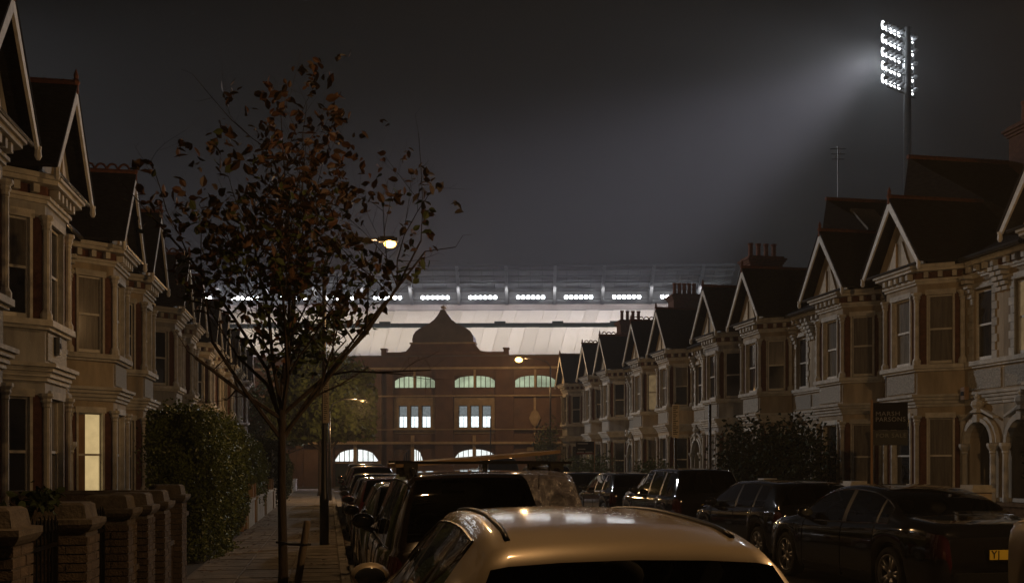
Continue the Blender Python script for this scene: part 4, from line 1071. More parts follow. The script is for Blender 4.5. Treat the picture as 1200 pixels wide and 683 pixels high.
    a, b_ = k['win'][0][0], k['win'][-1][1]
    for sd in (1, -1):
        up = side_line(10, a, b_, sd); lo = side_line(6, a, b_, sd)
        tr = MB().tube(up, .011 if trim else .007, 5).tube(lo, .011 if trim else .007, 5).tube([lo[0], up[0]], .011 if trim else .007, 5)
        if g: pass
        tr.build('window_trim', 'chrome' if trim else 'black_trim', root)
        sm = MB()
        for q in (k['win'][-1][1] + .01, (k['win'][1][1] + k['win'][2][0]) / 2, (k['win'][0][1] + k['win'][1][0]) / 2):
            y, pts, g = section(q); sm.tube([(sd * (x + .001), y, z) for x, z in pts[1:7]], .005, 4)
        y0 = section(k['wheels'][0] + .12); y1 = section(k['wheels'][1] - .12)
        sm.tube([(sd * (s_[1][2][0] + .001), s_[0], .33) for s_ in (y0, y1)], .006, 4)
        sm.build('door_seam', 'black_trim', root)
        for q in (k['win'][1][0] + .02, k['win'][2][0] + .015):
            y, pts, g = section(q); x, z = pts[5]
            MB().box(sd * x - .015, sd * x + .030, y - .10, y + .10, z - .055, z - .03).build('door_handle', pm if not trim else 'chrome', root)
    # bumpers, plates, wipers
    y, pts, g = section(.004); ye = Y(0) - .015
    MB().prism([(-W * .42, Y(0) + .10), (-W * .36, Y(0) - .03), (W * .36, Y(0) - .03), (W * .42, Y(0) + .10)], .30, .46).build('rear_bumper', 'black_trim', root)
    MB().prism([(-W * .36, Y(1) - .10), (-W * .26, Y(1) + .03), (W * .26, Y(1) + .03), (W * .36, Y(1) - .10)][::-1], .24, .40).build('front_bumper', 'black_trim', root)
    if plate:
        pz_, body_ = plate
        pl__ = MB().box(-.26, .26, Y(0) - .045, Y(0) - .032, pz_, pz_ + .115).build('number_plate', 'plate_yellow', root)
        if body_: text(body_, pl__, (-.24, Y(0) - .047, pz_ + .018), .135, 'sign_black', sx=.95)
    q = (k['rear'][0] + k['rear'][1]) / 2
    if seats:
        for yy in (.40, .62 * .9):
            for xx in (-.36, .36):
                s_ = MB().box(xx - .22, xx + .22, Y(yy) - .06, Y(yy) + .06, .45, 1.02).ellip((xx, Y(yy) - .02, 1.15), (.13, .06, .09), 12, 8).tube([(xx - .05, Y(yy), 1.0), (xx - .05, Y(yy), 1.1)], .01, 5).tube([(xx + .05, Y(yy), 1.0), (xx + .05, Y(yy), 1.1)], .01, 5)
                s_.build('seat', 'seat_cloth', root, True)
        MB().tube([(-.36 + .17 * math.cos(2 * math.pi * i / 16), Y(.70), .98 + .17 * math.sin(2 * math.pi * i / 16)) for i in range(17)], .015, 5).build('steering_wheel', 'black_trim', root)
        MB().box(-.12, .12, Y(.66), Y(.66) + .02, 1.18, 1.25).build('interior_mirror', 'pane_dark', root)
    if rails:
        for sd in (1, -1):
            pp = []
            for q in range(15):
                y, pts, g = section(.12 + .44 * q / 14); pp.append((sd * (pts[11][0] - .03), y, pts[11][1] + (.05 if 0 < q < 14 else .0)))
            MB().tube(pp, .018, 6).build('roof_rail', 'chrome' if trim else 'black_trim', root)
    root['_sec'] = 0
    del root['_sec']
    return root, section, Y

# foreground car
fc, sec, Y = car('hatch0', 1.20, 5.80, 4.35, 1.80, 1.52, 'paint_champagne', 'champagne hatchback nearest the camera, its curved roof filling the bottom of the photo', rot=R(-.5), tumble=.60, glassm='car_glass', seats=True, wr=.31, group='cars parked along both kerbs')
for sd in (1, -1):
    pp = []
    for q in range(25):
        y, pts, g = sec(.10 + .47 * q / 24); pp.append((sd * (pts[12][0]), y, pts[12][1] + .003))
    MB().tube(pp, .013, 6).build('roof_moulding', 'black_trim', fc, True)
y, pts, g = sec(.13)
# large dark car ahead, with roof bars, a long board and a taped rear corner
sv, sec, Y = car('suv', 1.38, 10.5, 4.6, 1.94, 1.69, 'paint_brown', 'large dark estate car with roof bars ahead of the champagne hatchback', glassm='car_glass', rails=True, seats=True, wr=.35, tail='tail_red_dark', tumble=.74)
for q in (.20, .42):
    y, pts, g = sec(q)
    o = MB().box(-.80, .80, y - .03, y + .03, pts[-1][1] + .065, pts[-1][1] + .09).build('roof_bar', 'black_trim', sv)
    for sd in (1, -1): MB().box(sd * .66 - .06, sd * .66 + .06, y - .05, y + .05, pts[11][1] - .01, pts[-1][1] + .07).build('bar_foot', 'rubber', o)
y, pts, g = sec(.10); MB().tube([(.36, y - .18, pts[-1][1] - .35), (.36, y - .20, pts[-1][1] - .18)], .010, 6).tube([(.36, y - .20, pts[-1][1] - .18), (.36, y - .24, pts[-1][1] + .0)], .003, 5).build('aerial_stub', 'black_trim', sv)
# the taped plastic follows the rear right corner
vs = []; fs = []
M_ = 13; N_ = 12; random.seed(8)
for a in range(M_):
    for b_ in range(N_):
        t_ = .018 + .125 * (a / (M_ - 1)) ** 1.3
        y, pts, g = sec(t_); T = pts[-1][1]; u = b_ / (N_ - 1)
        q_ = a / (M_ - 1); x0_ = .44 - .26 * min(1, q_ / .75) + (.32 * max(0, q_ - .75) / .25 if q_ > .75 else 0); x = x0_ + (pts[11][0] + .012 - x0_) * u
        # height across the section
        xs = [p[0] for p in pts][6:][::-1]; zs_ = [p[1] for p in pts][6:][::-1]
        z = zs_[0]
        for q in range(len(xs) - 1):
            if xs[q] <= x <= xs[q + 1] + 1e-6: z = zs_[q] + (zs_[q + 1] - zs_[q]) * (x - xs[q]) / max(1e-6, xs[q + 1] - xs[q]); break
            z = zs_[q + 1]
        vs.append((x, y - .035 - .02 * random.random(), z + .02 + .012 * random.random()))
for a in range(M_ - 1):
    for b_ in range(N_ - 1):
        fs.append((a * N_ + b_, a * N_ + b_ + 1, (a + 1) * N_ + b_ + 1, (a + 1) * N_ + b_))
o = MB().add(vs, fs).build('plastic_cover', 'plastic_sheet', sv, True)
for (x, yy) in ((.30, .022), (.62, .03)):
    y, pts, g = sec(yy); MB().tube([(x, y - .075, pts[-1][1] - .01), (x, y - .05, pts[-1][1] - .03)], .028, 10).build('suction_cup', 'rubber', sv)
a_, b2_ = P(459, 547.5, 9.3), P(656, 530.5, 11.6)
t = empty('roof_board', (a_ + b2_) / 2, 0, 'long thin varnished board lying on the roof bars of the large dark estate car', 'board')
dv = (b2_ - a_); nrm = Vector((-dv.y, dv.x, 0)).normalized() * .14; c_ = (a_ + b2_) / 2
prof = [(-.5, .35), (-.47, .8), (-.38, 1.0), (.1, 1.0), (.35, .75), (.46, .4), (.5, .08)]
up = [dv * q + nrm * w_ for q, w_ in prof] + [dv * q - nrm * w_ for q, w_ in prof[::-1]]
MB().solid(up[::-1], (0, 0, .035)).build('deck', 'board_varnish', t); MB().box(-.01, .01, -.1, .1, -.10, -.002).build('fin', 'black_trim', t)

# left row beyond
for i, (kind, D, L, W, H_, pm, lb) in enumerate((
    ('hatch', 15.6, 4.1, 1.76, 1.50, 'paint_grey', 'dark grey hatchback with a bulky door mirror, directly ahead of the large dark estate car'),
    ('hatch', 20.3, 4.0, 1.74, 1.52, 'paint_red', 'dark red small car, third in the row by the left kerb'),
    ('saloon', 25.3, 4.5, 1.80, 1.45, 'paint_silver', 'silvery saloon beyond the dark red small car'),
    ('hatch', 30.6, 4.2, 1.78, 1.50, 'paint_navy', 'dark blue hatchback beyond the silvery saloon'),
    ('suv', 36.0, 4.5, 1.84, 1.70, 'paint_red', 'tall dark red car whose roof shows above the left row'),
    ('suv', 41.6, 4.6, 1.86, 1.78, 'paint_darkgreen', 'tall dark green car at the far end of the left row'))):
    car(kind, KL + .14 + W / 2 + (.02 * i) - .06, D, L, W, H_, pm, lb, rot=R(.6 * (-1) ** i), glassm='car_glass_dark')
# right row
XR = KR - .2
car('boxy', 8.27, 8.0, 4.4, 1.80, 2.0, 'paint_cream', 'cream square-cornered off-roader, only its front wing in view at the right edge', rot=R(.5), wr=.40, name='parked_car', tumble=.86)
car('saloon', 7.98, 13.5, 5.0, 1.86, 1.47, 'paint_black', 'glossy black saloon with bright window trim and lamp reflections, nearest on the right', wr=.35, trim=True, plate=(.62, 'YJ'), glassm='car_glass', seats=True, tail='tail_red_dark', tumble=.68)
car('hatch', 8.5, 18.75, 4.35, 1.82, 1.46, 'paint_black', 'dark hatchback with a red rear lamp, between the black saloon and the chrome-windowed car', wr=.32, tail='tail_red_dark', glassm='car_glass')
car('suv', 8.45, 24.0, 4.5, 1.84, 1.66, 'paint_black', 'dark tall car with a chrome-edged side window arc', wr=.34, trim=True, plate=(.75, ''))
for i, (kind, D, L, W, H_, pm, lb) in enumerate((
    ('hatch', 29.8, 4.1, 1.76, 1.52, 'paint_black', 'dark hatchback beyond the chrome-windowed car'),
    ('hatch', 35.2, 4.3, 1.80, 1.50, 'paint_brown', 'dark brown hatchback, fifth in the right-hand row'),
    ('suv', 40.8, 4.6, 1.86, 1.72, 'paint_darkgreen', 'taller dark green car, sixth in the right-hand row'),
    ('saloon', 46.6, 4.6, 1.82, 1.46, 'paint_navy', 'dark blue saloon, seventh in the right-hand row'),
    ('suv', 52.4, 4.9, 1.92, 2.1, 'paint_black', 'tall black van-like car, eighth in the right-hand row'),
    ('hatch', 58.4, 4.2, 1.80, 1.52, 'paint_grey', 'farthest grey hatchback of the right-hand row'))):
    car(kind, KR - .25 - W / 2, D, L, W, H_, pm, lb, rot=R(.5 * (-1) ** i), glassm='car_glass_dark')

# ------------------------------------------------------------------ stadium building at the end of the street
ZF = 76.0; FROT = -YAW - R(4.0)
fo = P(519, 600, ZF)
SC = ZF / F
fx = lambda px_: (px_ - 519) * SC
fz = lambda py_: EYE + (HY - py_) * SC
st = empty('stadium_building', (fo.x, fo.y, 0), FROT, 'brick stadium frontage with ogee-roofed gable and lit windows across the end of the street', 'building')
wins = []   # (x0,x1,z0,z1) openings
wb_ = MB(); zt = fz(433); xl, xr = fx(255), fx(790)
def openings_wall(mb, x0, x1, z0, z1, ops, y0=0.0, y1=.45):
    """wall band with rectangular openings that share z range za..zb"""
    ops = sorted(ops); x = x0
    for (a, b, za, zb) in ops:
        if a > x: mb.box(x, a, y0, y1, z0, z1)
        if za > z0: mb.box(a, b, y0, y1, z0, za)
        if zb < z1: mb.box(a, b, y0, y1, zb, z1)
        x = b
    if x < x1: mb.box(x, x1, y0, y1, z0, z1)
row1 = [(fx(a), fx(b), fz(454.5), fz(440)) for a, b in ((390, 438), (461.5, 484), (487, 509.5), (532.5, 555), (558, 580), (603.5, 626), (629, 651), (690, 740))]
row2 = [(fx(a), fx(b), fz(501), fz(475)) for a, b in ((466.7, 476.8), (480.6, 490.2), (494, 504.7), (537.5, 548), (551.5, 561.7), (565.2, 575.8))]
row3 = [(fx(a), fx(b), (.0 if d_ else fz(541)), fz(526)) for a, b, d_ in ((390, 413, 1), (417.5, 442, 1), (471.5, 482.2, 0), (484.5, 495, 0), (531, 554.6, 0), (557.6, 583.5, 0), (640, 668, 0))]
openings_wall(wb_, xl, xr, fz(464), zt, row1); openings_wall(wb_, xl, xr, fz(511), fz(464), row2); openings_wall(wb_, xl, xr, 0, fz(511), row3)
wb_.box(xl, xr, .45, 9, 0, fz(418))
wb_.build('wall', 'facade_brick', st)
# dark infill behind openings + glazing
def arched(cx0, cx1, z0, z1, rise, n=8):
    """outline of a segmental-headed light between cx0,cx1"""
    pts = [(cx0, z0), (cx1, z0)]
    return pts
def light_panes(x0, x1, z0, z1, n, m, hl, hr, parent):
    """n glass lights under a curved head; hl,hr: head heights at the two ends"""
    wn = MB(); t_ = .09
    wn.box(x0, x1, .14, .24, z0 - .03, z0 + .05)
    wo = None
    H_ = lambda u: hl + (hr - hl) * math.sqrt(max(0, 1 - (1 - u) ** 2)) if hl < hr else hr + (hl - hr) * math.sqrt(max(0, 1 - u ** 2))
    # head infill follows the curve
    for k in range(n):
        a, b = x0 + (x1 - x0) * k / n, x0 + (x1 - x0) * (k + 1) / n
        ha, hb = H_(k / n), H_((k + 1) / n)
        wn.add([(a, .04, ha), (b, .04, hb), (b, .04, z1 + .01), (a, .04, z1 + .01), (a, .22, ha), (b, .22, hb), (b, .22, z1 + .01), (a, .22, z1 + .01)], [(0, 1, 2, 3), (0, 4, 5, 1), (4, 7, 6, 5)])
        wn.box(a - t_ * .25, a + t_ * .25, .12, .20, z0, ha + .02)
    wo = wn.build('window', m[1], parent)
    for k in range(n):
        a, b = x0 + (x1 - x0) * k / n, x0 + (x1 - x0) * (k + 1) / n
        MB().add([(a, .21, z0), (b, .21, z0), (b, .21, H_((k + 1) / n) + .02), (a, .21, H_(k / n) + .02)], [(0, 1, 2, 3)]).build('pane', m[0], wo)
for i, (a, b, z0, z1) in enumerate(row1):
    lft = i in (1, 3, 5)
    if i in (0, 7): light_panes(a, b, z0, z1, 6, ('pane_dark', 'facade_brick_dark'), z1 - .12, z1 - .02, st)
    else: light_panes(a, b, z0, z1, 4, ('pane_green', 'facade_brick_dark'), z1 - .38 if lft else z1 - .02, z1 - .02 if lft else z1 - .38, st)
for i, (a, b, z0, z1) in enumerate(row2):
    f = MB(); f.box(a, a + .05, .12, .22, z0, z1).box(b - .05, b, .12, .22, z0, z1).box(a + .05, b - .05, .12, .22, z1 - .05, z1).box(a + .05, b - .05, .12, .22, z0, z0 + .05).box(a + .05, b - .05, .12, .2, 5.32, 5.38)
    mx_ = (a + b) / 2; f.box(mx_ - .015, mx_ + .015, .13, .19, z0 + .05, 5.32)
    wo = f.build('window', 'steel_dark', st)
    for z_a, z_b in ((z0 + .05, 5.32), (5.38, z1 - .05)): MB().add([(a + .05, .2, z_a), (b - .05, .2, z_a), (b - .05, .2, z_b), (a + .05, .2, z_b)], [(0, 1, 2, 3)]).build('pane', 'pane_office', wo)
for i, (a, b, z0, z1) in enumerate(row3):
    zs_ = fz(541); lft = i in (0, 2, 4)
    m_ = ('pane_white', 'facade_brick_dark') if i not in (2, 6) else ('pane_dark', 'facade_brick_dark')
    light_panes(a, b, zs_, z1, 4, m_, zs_ + .12 if lft else z1 - .02, z1 - .02 if lft else zs_ + .12, st)
    if i < 2:
        d_ = MB().box(a, b, .25, .33, 0, zs_ - .05)
        for k in range(4): q = a + (b - a) * k / 4; d_.box(q + .04, q + (b - a) / 4 - .04, .22, .25, .2, zs_ - .2)
        d_.build('door', 'door_green', st); MB().box(a, b, .1, .4, zs_ - .12, zs_ - .02).build('lintel', 'facade_stone', st)
# brick piers between the bays, proud of the wall
pm_ = MB()
for a, b in ((345, 353), (383, 389), (443, 447), (453, 460.5), (510.5, 531.5), (581, 602.5), (652, 660), (745, 760)):
    pm_ = MB().box(fx(a), fx(b), -.28, -.002, 0, zt); pm_.build('brick_pier', 'facade_brick_dark', st)
def fband(y0, y1, n0, n1=0.0, x0=None, x1=None, name='stone_band', m='facade_stone'):
    return MB().box(fx(x0) if x0 else xl, fx(x1) if x1 else xr, n0, n1, fz(y1), fz(y0)).build(name, m, st)
fband(430.6, 433.2, -.46); fband(463.2, 464.9, -.36, -.003); fband(502.6, 503.8, -.34, -.003); fband(517.4, 520.2, -.38, -.003)
# parapet and gable with ogee roof
fband(418, 430.6, -.20, 9, name='parapet', m='facade_brick_dark'); fband(416.5, 418, -.28, .6, name='coping', m='lead')
fband(412.5, 416.5, -.15, .5, 449, 596, name='parapet', m='facade_brick_dark')
for a in (446.5, 590.5): MB().box(fx(a), fx(a + 6), -.25, .4, fz(416), fz(408.6)).box(fx(a - .7), fx(a + 6.7), -.3, .45, fz(409.6), fz(408)).build('parapet_block', 'facade_brick_dark', st)
gp = [(470, 412.5), (476, 411.5), (480, 407), (482.5, 403), (557, 403), (559.5, 407), (563.5, 411.5), (570, 412.5)]
MB().solid([(fx(a), -.25, fz(b)) for a, b in gp][::-1], (0, .9, 0)).build('gable', 'facade_brick_dark', st)
fband(401.6, 403.2, -.42, .7, 480.5, 558.5)
og = [(35.5, 402), (36.0, 398), (35.0, 393), (32.0, 388.5), (27.5, 385.2), (21.5, 382.2), (15.5, 379), (10.5, 375.2), (6.8, 371), (4.2, 366.8), (2.8, 364)]
om = MB(); n_ = 20
om.solid([(fx(519.5 - a), -.30, fz(b)) for a, b in og] + [(fx(519.5 + a), -.30, fz(b)) for a, b in og[::-1]], (0, .25, 0))
vs = []; fs = []
for a, b in og:
    for k in range(n_):
        q = 2 * math.pi * k / n_; vs.append((fx(519.5) + a * SC * math.cos(q), 1.9 + a * SC * .85 * math.sin(q), fz(b) - .03))
for i in range(len(og) - 1):
    for k in range(n_): fs.append((i * n_ + k, i * n_ + (k + 1) % n_, (i + 1) * n_ + (k + 1) % n_, (i + 1) * n_ + k))
dome = om.add(vs, fs).build('dome_roof', 'lead', st, False)
MB().lathe(fx(519.5), 0.2, [(.20, fz(365)), (.14, fz(363.5)), (.24, fz(362.6)), (.10, fz(361.6)), (.22, fz(360)), (.20, fz(358.6)), (.05, fz(357.6)), (.02, fz(356.2))], 10).build('finial', 'facade_stone', dome)
# stone surrounds of the office windows
for a, b, ops in ((461.5, 509.8, row2[:3]), (532.5, 580.3, row2[3:])):
    sm = MB(); openings_wall(sm, fx(a), fx(b), fz(507.5), fz(465.2), ops, -.10, -.002); sm.build('window_surround', 'facade_stone', st)
    MB().box(fx(a - .5), fx(b + .5), -.20, -.102, fz(503.0), fz(501.6)).build('sill', 'facade_stone', st)
for cx_ in (485.5, 556.4, 627.4):
    MB().box(fx(cx_ - 1.2), fx(cx_ + 1.2), -.12, -.002, fz(454.5), fz(433.4)).build('stone_mullion', 'facade_stone', st)
for cx_, yb in ((415.2, 577), (483.3, 541), (556, 541)):
    MB().box(fx(cx_ - 1.9), fx(cx_ + 1.9), -.15, -.002, fz(yb), fz(510)).build('stone_mullion', 'facade_stone', st)
MB().box(fx(625.6), fx(628.2), -.08, -.002, fz(510), fz(465.2)).build('stone_mullion', 'facade_stone', st)
oc = [(fx(627) + (5.6 + (1.2 if k % 4 == 0 else 0)) * SC * math.cos(2 * math.pi * k / 16), -.10, fz(490) + (9.2 + (1.3 if k % 4 == 0 else 0)) * SC * math.sin(2 * math.pi * k / 16)) for k in range(16)]
ct = MB().solid(oc, (0, -.14, 0)).build('cartouche', 'facade_stone', st)
MB().solid([(fx(627) + (p[0] - fx(627)) * .68, -.24, fz(490) + (p[2] - fz(490)) * .68) for p in oc], (0, -.05, 0)).build('boss', 'facade_stone', ct)
for (a, b, y0, y1) in ((442.5, 446.5, 539.5, 545.5), (502, 508.5, 539, 543), (618, 626, 524, 528.5), (413.6, 416.6, 536.5, 541)):
    MB().box(fx(a), fx(b), -.34, -.29, fz(y1), fz(y0)).build('notice_plate', 'facade_stone', st)

# lit roof of the near stand, seen above the frontage: sheets, gutter beam, gantry
def roof_thing():
    t = empty('stand_roof', P(540, 544, 90.0), FROT + R(2.6), 'large pale lit sheet roof of the stand rising behind the brick frontage', 'stand roof')
    Zc = 90.0; q = Zc / F
    X = lambda px_: (px_ - 540) * q
    # local y measured away from the camera; height from pixel row at that depth
    def pt(px_, py_, dy): k = (Zc + dy) / F; return ((px_ - 540) * k, dy, (HY - py_) * k)
    rows = [(420.0, -7.0, 384.0, 2.0), (379.0, 3.2, 364.0, 9.5)]
    for (ya, da, yb, db) in rows:
        n = 42
        for k in range(n):
            a, b = 214 + k * 16.0, 214 + (k + 1) * 16.0 - .25
            A, B, C_, D = pt(a, ya, da), pt(b, ya, da), pt(b, yb, db), pt(a, yb, db)
            lift = .02 * (k % 2) + random.uniform(0, .015)
            MB().solid([Vector(A) + Vector((0, 0, lift)), Vector(B) + Vector((0, 0, lift)), Vector(C_) + Vector((0, 0, lift)), Vector(D) + Vector((0, 0, lift))], (0, .0, -.08)).build('roof_sheet', 'roof_sheet', t)
    A, B = pt(214, 381.2, 2.6), pt(886, 381.2, 2.6)
    MB().box(A[0], B[0], 2.2, 3.2, pt(0, 383.2, 2.2)[2], pt(0, 378.6, 2.2)[2]).build('gutter_beam', 'green_steel', t)
    for k in range(10): x = A[0] + (k + .5) * (B[0] - A[0]) / 10; MB().box(x - .5, x + .5, 2.0, 2.19, pt(0, 382.3, 2.2)[2], pt(0, 378.2, 2.2)[2] + .1).build('hopper', 'green_steel', t)
    MB().box(A[0] - 2, B[0] + 2, 9.5, 9.9, pt(0, 364.4, 9.5)[2], pt(0, 363.4, 9.5)[2]).build('ridge_flashing', 'steel_dark', t)
    for i_ in range(6):  # added area lights below the sheets make the translucent roof glow
        ld = bpy.data.lights.new('roof_fill', 'AREA'); ld.shape = 'RECTANGLE'; ld.size = 8.5; ld.size_y = 15; ld.energy = 900; ld.color = (.97, .98, 1.0)
        o = bpy.data.objects.new('roof_glow_fill', ld); col.objects.link(o); o.parent = t; o.location = (A[0] + (i_ + .5) * (B[0] - A[0]) / 6, 2.2, 5.5); o.rotation_euler = (R(180), 0, 0)
    MB().box(A[0], B[0], 9.95, 10.1, pt(0, 400, 10)[2], pt(0, 364.8, 10)[2]).build('back_wall', 'facade_brick_dark', t)
    return t
roof_thing()
def far_stand():
    Zc = 150.0; k = Zc / F
    t = empty('far_stand', P(540, 544, Zc), FROT + R(2.8), 'far stand with a steel lattice roof edge and rows of bright floodlights', 'stand')
    X = lambda px_: (px_ - 540) * k; Zz = lambda py_: (HY - py_) * k
    MB().box(X(218), X(852), -.10, .25, Zz(363.5), Zz(356.8)).build('fascia', 'pink_fascia', t)
    MB().box(X(218), X(852), .6, .9, Zz(357), Zz(340)).build('rear_sheeting', 'steel', t)
    # sloping canopy underside with purlins and rafters
    A = [(X(218), .2, Zz(342)), (X(852), .2, Zz(342)), (X(852), -5.0, Zz(321)), (X(218), -5.0, Zz(321))]
    MB().solid(A, (0, .25, .1)).build('canopy', 'steel_mid', t)
    for j, (py_, y_) in enumerate(((320.6, -5.4), (324.6, -4.9), (329.6, -3.7), (334.6, -2.4), (340.0, -1.0))):
        MB().box(X(217), X(852), y_ - .18, y_ + .18, Zz(py_) - .11, Zz(py_) + (.11 if j else .2)).build('purlin', 'steel_dark', t)
    for i in range(12):
        px_ = 594 + 55.6 * (i - 7)
        if not 217 < px_ < 850: continue
        x = X(px_); MB().solid([(x - .22, .1, Zz(357)), (x - .22, -.5, Zz(357)), (x - .22, -5.7, Zz(321)), (x - .22, -5.2, Zz(319.5)), (x - .22, .1, Zz(341))], (.44, 0, 0)).build('rafter', 'steel', t)
        for j in range(1, 4):
            xx = x + j * 55.6 * k / 4; MB().tube([(xx, -.6, Zz(342)), (xx, -5.1, Zz(322))], .06, 4).build('strut', 'steel_dark', t)
    lens = MB().ellip((0, 0, 0), (.27, .12, .27), 10, 6).mesh('floodlight', 'flood_lens', True)
    body = MB().box(-.24, .24, .08, .45, -.24, .24).mesh('housing', 'steel_dark')
    for i in range(12):
        c = 566.2 + 55.6 * (i - 6)
        for j in range(6):
            px_ = c - 14.3 + j * 5.75
            if px_ > 845 or px_ < 220: continue
            o = inst('floodlight', lens, t, (X(px_), -1.15, Zz(350.0)), (R(25), 0, 0)); inst('housing', body, o)
    MB().box(X(218), X(850), -.95, -.6, Zz(352.2), Zz(351.5)).build('light_rail', 'steel_dark', t)
    MB().box(X(214), X(850), 1.2, 12, -20, Zz(363)).build('back_wall', 'steel_dark', t)
    for i in range(12):  # added spots turned back to brighten the fascia, sheeting and canopy
        ld = bpy.data.lights.new('stand_edge_fill', 'SPOT'); ld.energy = 220; ld.color = (1, .95, .92); ld.spot_size = R(120); ld.spot_blend = .4; ld.shadow_soft_size = .5
        o = bpy.data.objects.new('fascia_fill', ld); col.objects.link(o); o.parent = t; o.location = (X(566.2 + 55.6 * (i - 6.5)), -3.6, Zz(346)); o.rotation_euler = (R(72), 0, 0)
    return t
far_stand()

# ------------------------------------------------------------------ floodlight mast
ZM = 95.0; km = ZM / F
mb0 = P(1063.5, 544, ZM)
mast = empty('floodlight_mast', (mb0.x, mb0.y, 0), -YAW, 'tall floodlight mast with five tiers of lamps shining away over the rooftops', 'floodlight mast')
mz = lambda py_: EYE + (HY - py_) * km
MB().lathe(0, 0, [(.44, 0), (.36, mz(180)), (.32, mz(112)), (.28, mz(33)), (.28, mz(32))], 16).build('pole', 'mast_steel', mast, True)
MB().lathe(0, 0, [(.38, mz(153)), (.38, mz(151.5))], 16).build('collar', 'mast_steel', mast); MB().lathe(0, 0, [(.36, mz(88)), (.36, mz(86.5))], 16).build('collar', 'mast_steel', mast)
# the head frame is turned: its left end is farther out
HR = R(38)
head = empty('lamp_frame_root', (0, 0, 0)) if False else None
ux, uy = math.cos(HR), math.sin(HR)     # along the frame, right end nearer... in mast coordinates
fr = ((0, 0), (ux, uy), (-uy, ux))
fm = MB()
dsl = .285                              # drop to the right per metre, seen as perspective slope
def hp(px_, py_):
    return (px_ - 1063.5) * km / ux, mz(py_)
lensM = MB().ellip((0, 0, 0), (.29, .06, .42), 12, 6).mesh('lamp_lens', 'mast_lens', True)
hous = MB().lathe(0, 0, [(.21, .0), (.20, .18), (.15, .36), (.08, .46), (.03, .47)], 12).mesh('housing', 'steel')
rows_left = [(1035, 29, 1057, 37), (1035, 43, 1057, 52), (1035, 58.5, 1056, 67), (1035, 73.5, 1055, 82), (1035, 89.5, 1054, 97)]
for ri, (xa, ya, xb, yb) in enumerate(rows_left):
    sl_ = (yb - ya) / (xb - xa)
    A = hp(1032, ya + 13); B = hp(1077, ya + 13)
    MB().tube([(ux * A[0], uy * A[0] + .25, A[1] - .15), (ux * B[0], uy * B[0] + .25, B[1] - .15)], .07, 5).build('crossbar', 'mast_steel', mast)
    for xx in (1029.5, 1036, 1042.5, 1049, 1055.5, 1071, 1078):
        yy = ya + (1063.5 - xa) * sl_
        s_, z_ = hp(xx, yy)
        o = inst('lamp', lensM, mast, (ux * s_ - uy * .35, uy * s_ + ux * .45, z_), (0, 0, HR))
        o2 = inst('housing', hous, o, (0, -.10, 0), (R(90), 0, 0))
for xx in (1032.5, 1047, 1059, 1072, 1077):
    s0, za = hp(xx, 35); _, zb = hp(xx, 109)
    MB().tube([(ux * s0, uy * s0 + .35, za), (ux * s0, uy * s0 + .35, zb)], .06, 5).build('frame_upright', 'mast_steel', mast)
A = hp(1031, 110); B = hp(1078, 110); MB().tube([(ux * A[0], uy * A[0] + .2, A[1]), (ux * B[0], uy * B[0] + .2, B[1])], .08, 5).build('walkway', 'mast_steel', mast)
tgt = P(560, 400, 90.0)
for (px_, py_, en, size, tg) in ((1044, 62, MAST_W * 1.02, 50, P(600, 328, 92.0)), (1042, 62, MAST_W * .05, 60, P(600, 330, 92.0))):
    ld = bpy.data.lights.new('mast_light', 'SPOT'); ld.energy = en; ld.color = (.84, .80, .98); ld.spot_size = R(size); ld.spot_blend = 1.0; ld.shadow_soft_size = .8
    if en > MAST_W * .5:
        ld.use_nodes = True; _t = ld.node_tree; _e = _t.nodes['Emission']; _f = nd(_t, 'ShaderNodeLightFalloff', Strength=.03); _t.links.new(_f.outputs['Linear'], _e.inputs['Strength'])
    o = bpy.data.objects.new('mast_beam', ld); col.objects.link(o); o.parent = mast
    p = P(px_, py_, ZM + 1.2)
    M_in = Matrix.Translation(mast.location) @ Matrix.Rotation(-YAW, 4, 'Z')
    lo = M_in.inverted() @ p; o.location = lo
    dd = M_in.inverted().to_3x3() @ (tg - p); o.rotation_euler = dd.to_track_quat('-Z', 'Y').to_euler()
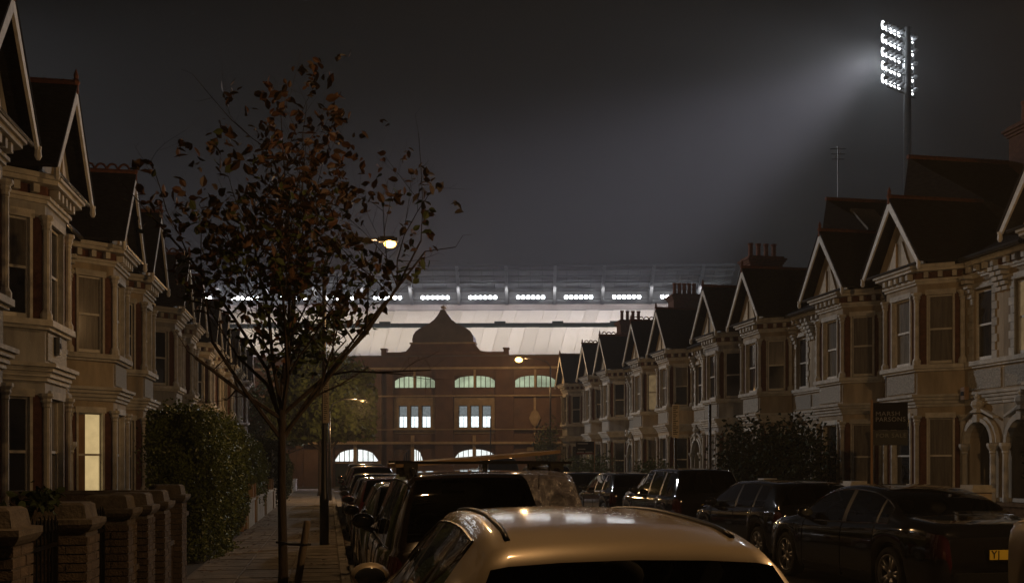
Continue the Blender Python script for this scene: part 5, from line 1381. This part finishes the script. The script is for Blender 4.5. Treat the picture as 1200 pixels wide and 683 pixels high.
# spill light of the lamp bank towards the street
def spill(tower, loc, aim, en, size, z):
    ld = bpy.data.lights.new('spill_light', 'SPOT'); ld.energy = en; ld.color = (.95, .96, 1.0); ld.spot_size = R(size); ld.spot_blend = .6; ld.shadow_soft_size = 1.2
    o = bpy.data.objects.new('lamp_spill', ld); col.objects.link(o); o.parent = tower; o.location = loc
    M_ = Matrix.Translation(tower.location) @ Matrix.Rotation(tower.rotation_euler[2], 4, 'Z'); o.rotation_euler = (M_.inverted().to_3x3() @ (Vector(aim) - M_ @ Vector(loc))).to_track_quat('-Z', 'Y').to_euler()
spill(mast, (-3.2, -1.2, mz(70)), (-5, 40, 5), 32000, 34, 0)
ld = bpy.data.lights.new('head_light', 'POINT'); ld.energy = 5500; ld.color = FLOOD; ld.shadow_soft_size = .8
o = bpy.data.objects.new('head_glow', ld); col.objects.link(o); o.parent = mast; o.location = (-1.0, 3.2, mz(66))
# unseen twin mast, added so its spill brightens the right terrace fronts
twin = copy_tree(mast, None, keep=lambda o: o.type != 'LIGHT'); twin.location = (-52, 96, 0); twin.rotation_euler = (0, 0, R(38))
tag(twin, 'added unseen floodlight mast at the far left corner of the ground', 'floodlight mast', 'floodlight masts'); tag(mast, group='floodlight masts')
spill(twin, (3.0, -1.5, mz(60)), (15.5, 42, 4), 62000, 27, 0)

# ------------------------------------------------------------------ night mist
hz = MB().box(-110, 150, -30, 215, -1.6, 46.5).build('haze', None); hz['kind'] = 'stuff'
m = bpy.data.materials.new('haze'); m.use_nodes = True; t = m.node_tree; t.nodes.clear()
o = nd(t, 'ShaderNodeOutputMaterial'); v = nd(t, 'ShaderNodeVolumePrincipled'); v.inputs['Color'].default_value = (.86, .87, .90, 1); v.inputs['Density'].default_value = HAZE_DENSITY; v.inputs['Anisotropy'].default_value = .25
t.links.new(v.outputs[0], o.inputs['Volume']); hz.data.materials.append(m)

# ------------------------------------------------------------------ fallen leaves on the left pavement and along the kerb
random.seed(41)
fl = MB(); pts = []
for k in range(900):
    y = random.uniform(9, 34); x = random.choice((random.uniform(WL, KL - .1), WL + abs(random.gauss(0, .25)), KL + abs(random.gauss(.12, .12)), random.gauss(-.6, .5)))
    if x < WL: continue
    z = .125 if x < KL - .02 else .015
    a = random.uniform(0, 6.283); q = random.uniform(.04, .10); n = len(fl.v); tl = random.uniform(-.25, .25)
    for vx, vy, vz in LEAF_V: fl.v.append((x + (vx * math.cos(a) - vy * math.sin(a)) * q, y + (vx * math.sin(a) + vy * math.cos(a)) * q, z + abs(vz) * q * 1.5 + vx * tl * q + .01))
    fl.f += [tuple(n + i for i in f) for f in LEAF_F]
o = fl.build('fallen_leaves', 'leaf_rust'); tag(o, 'fallen brown leaves scattered over the left pavement and gutter', kind='stuff')
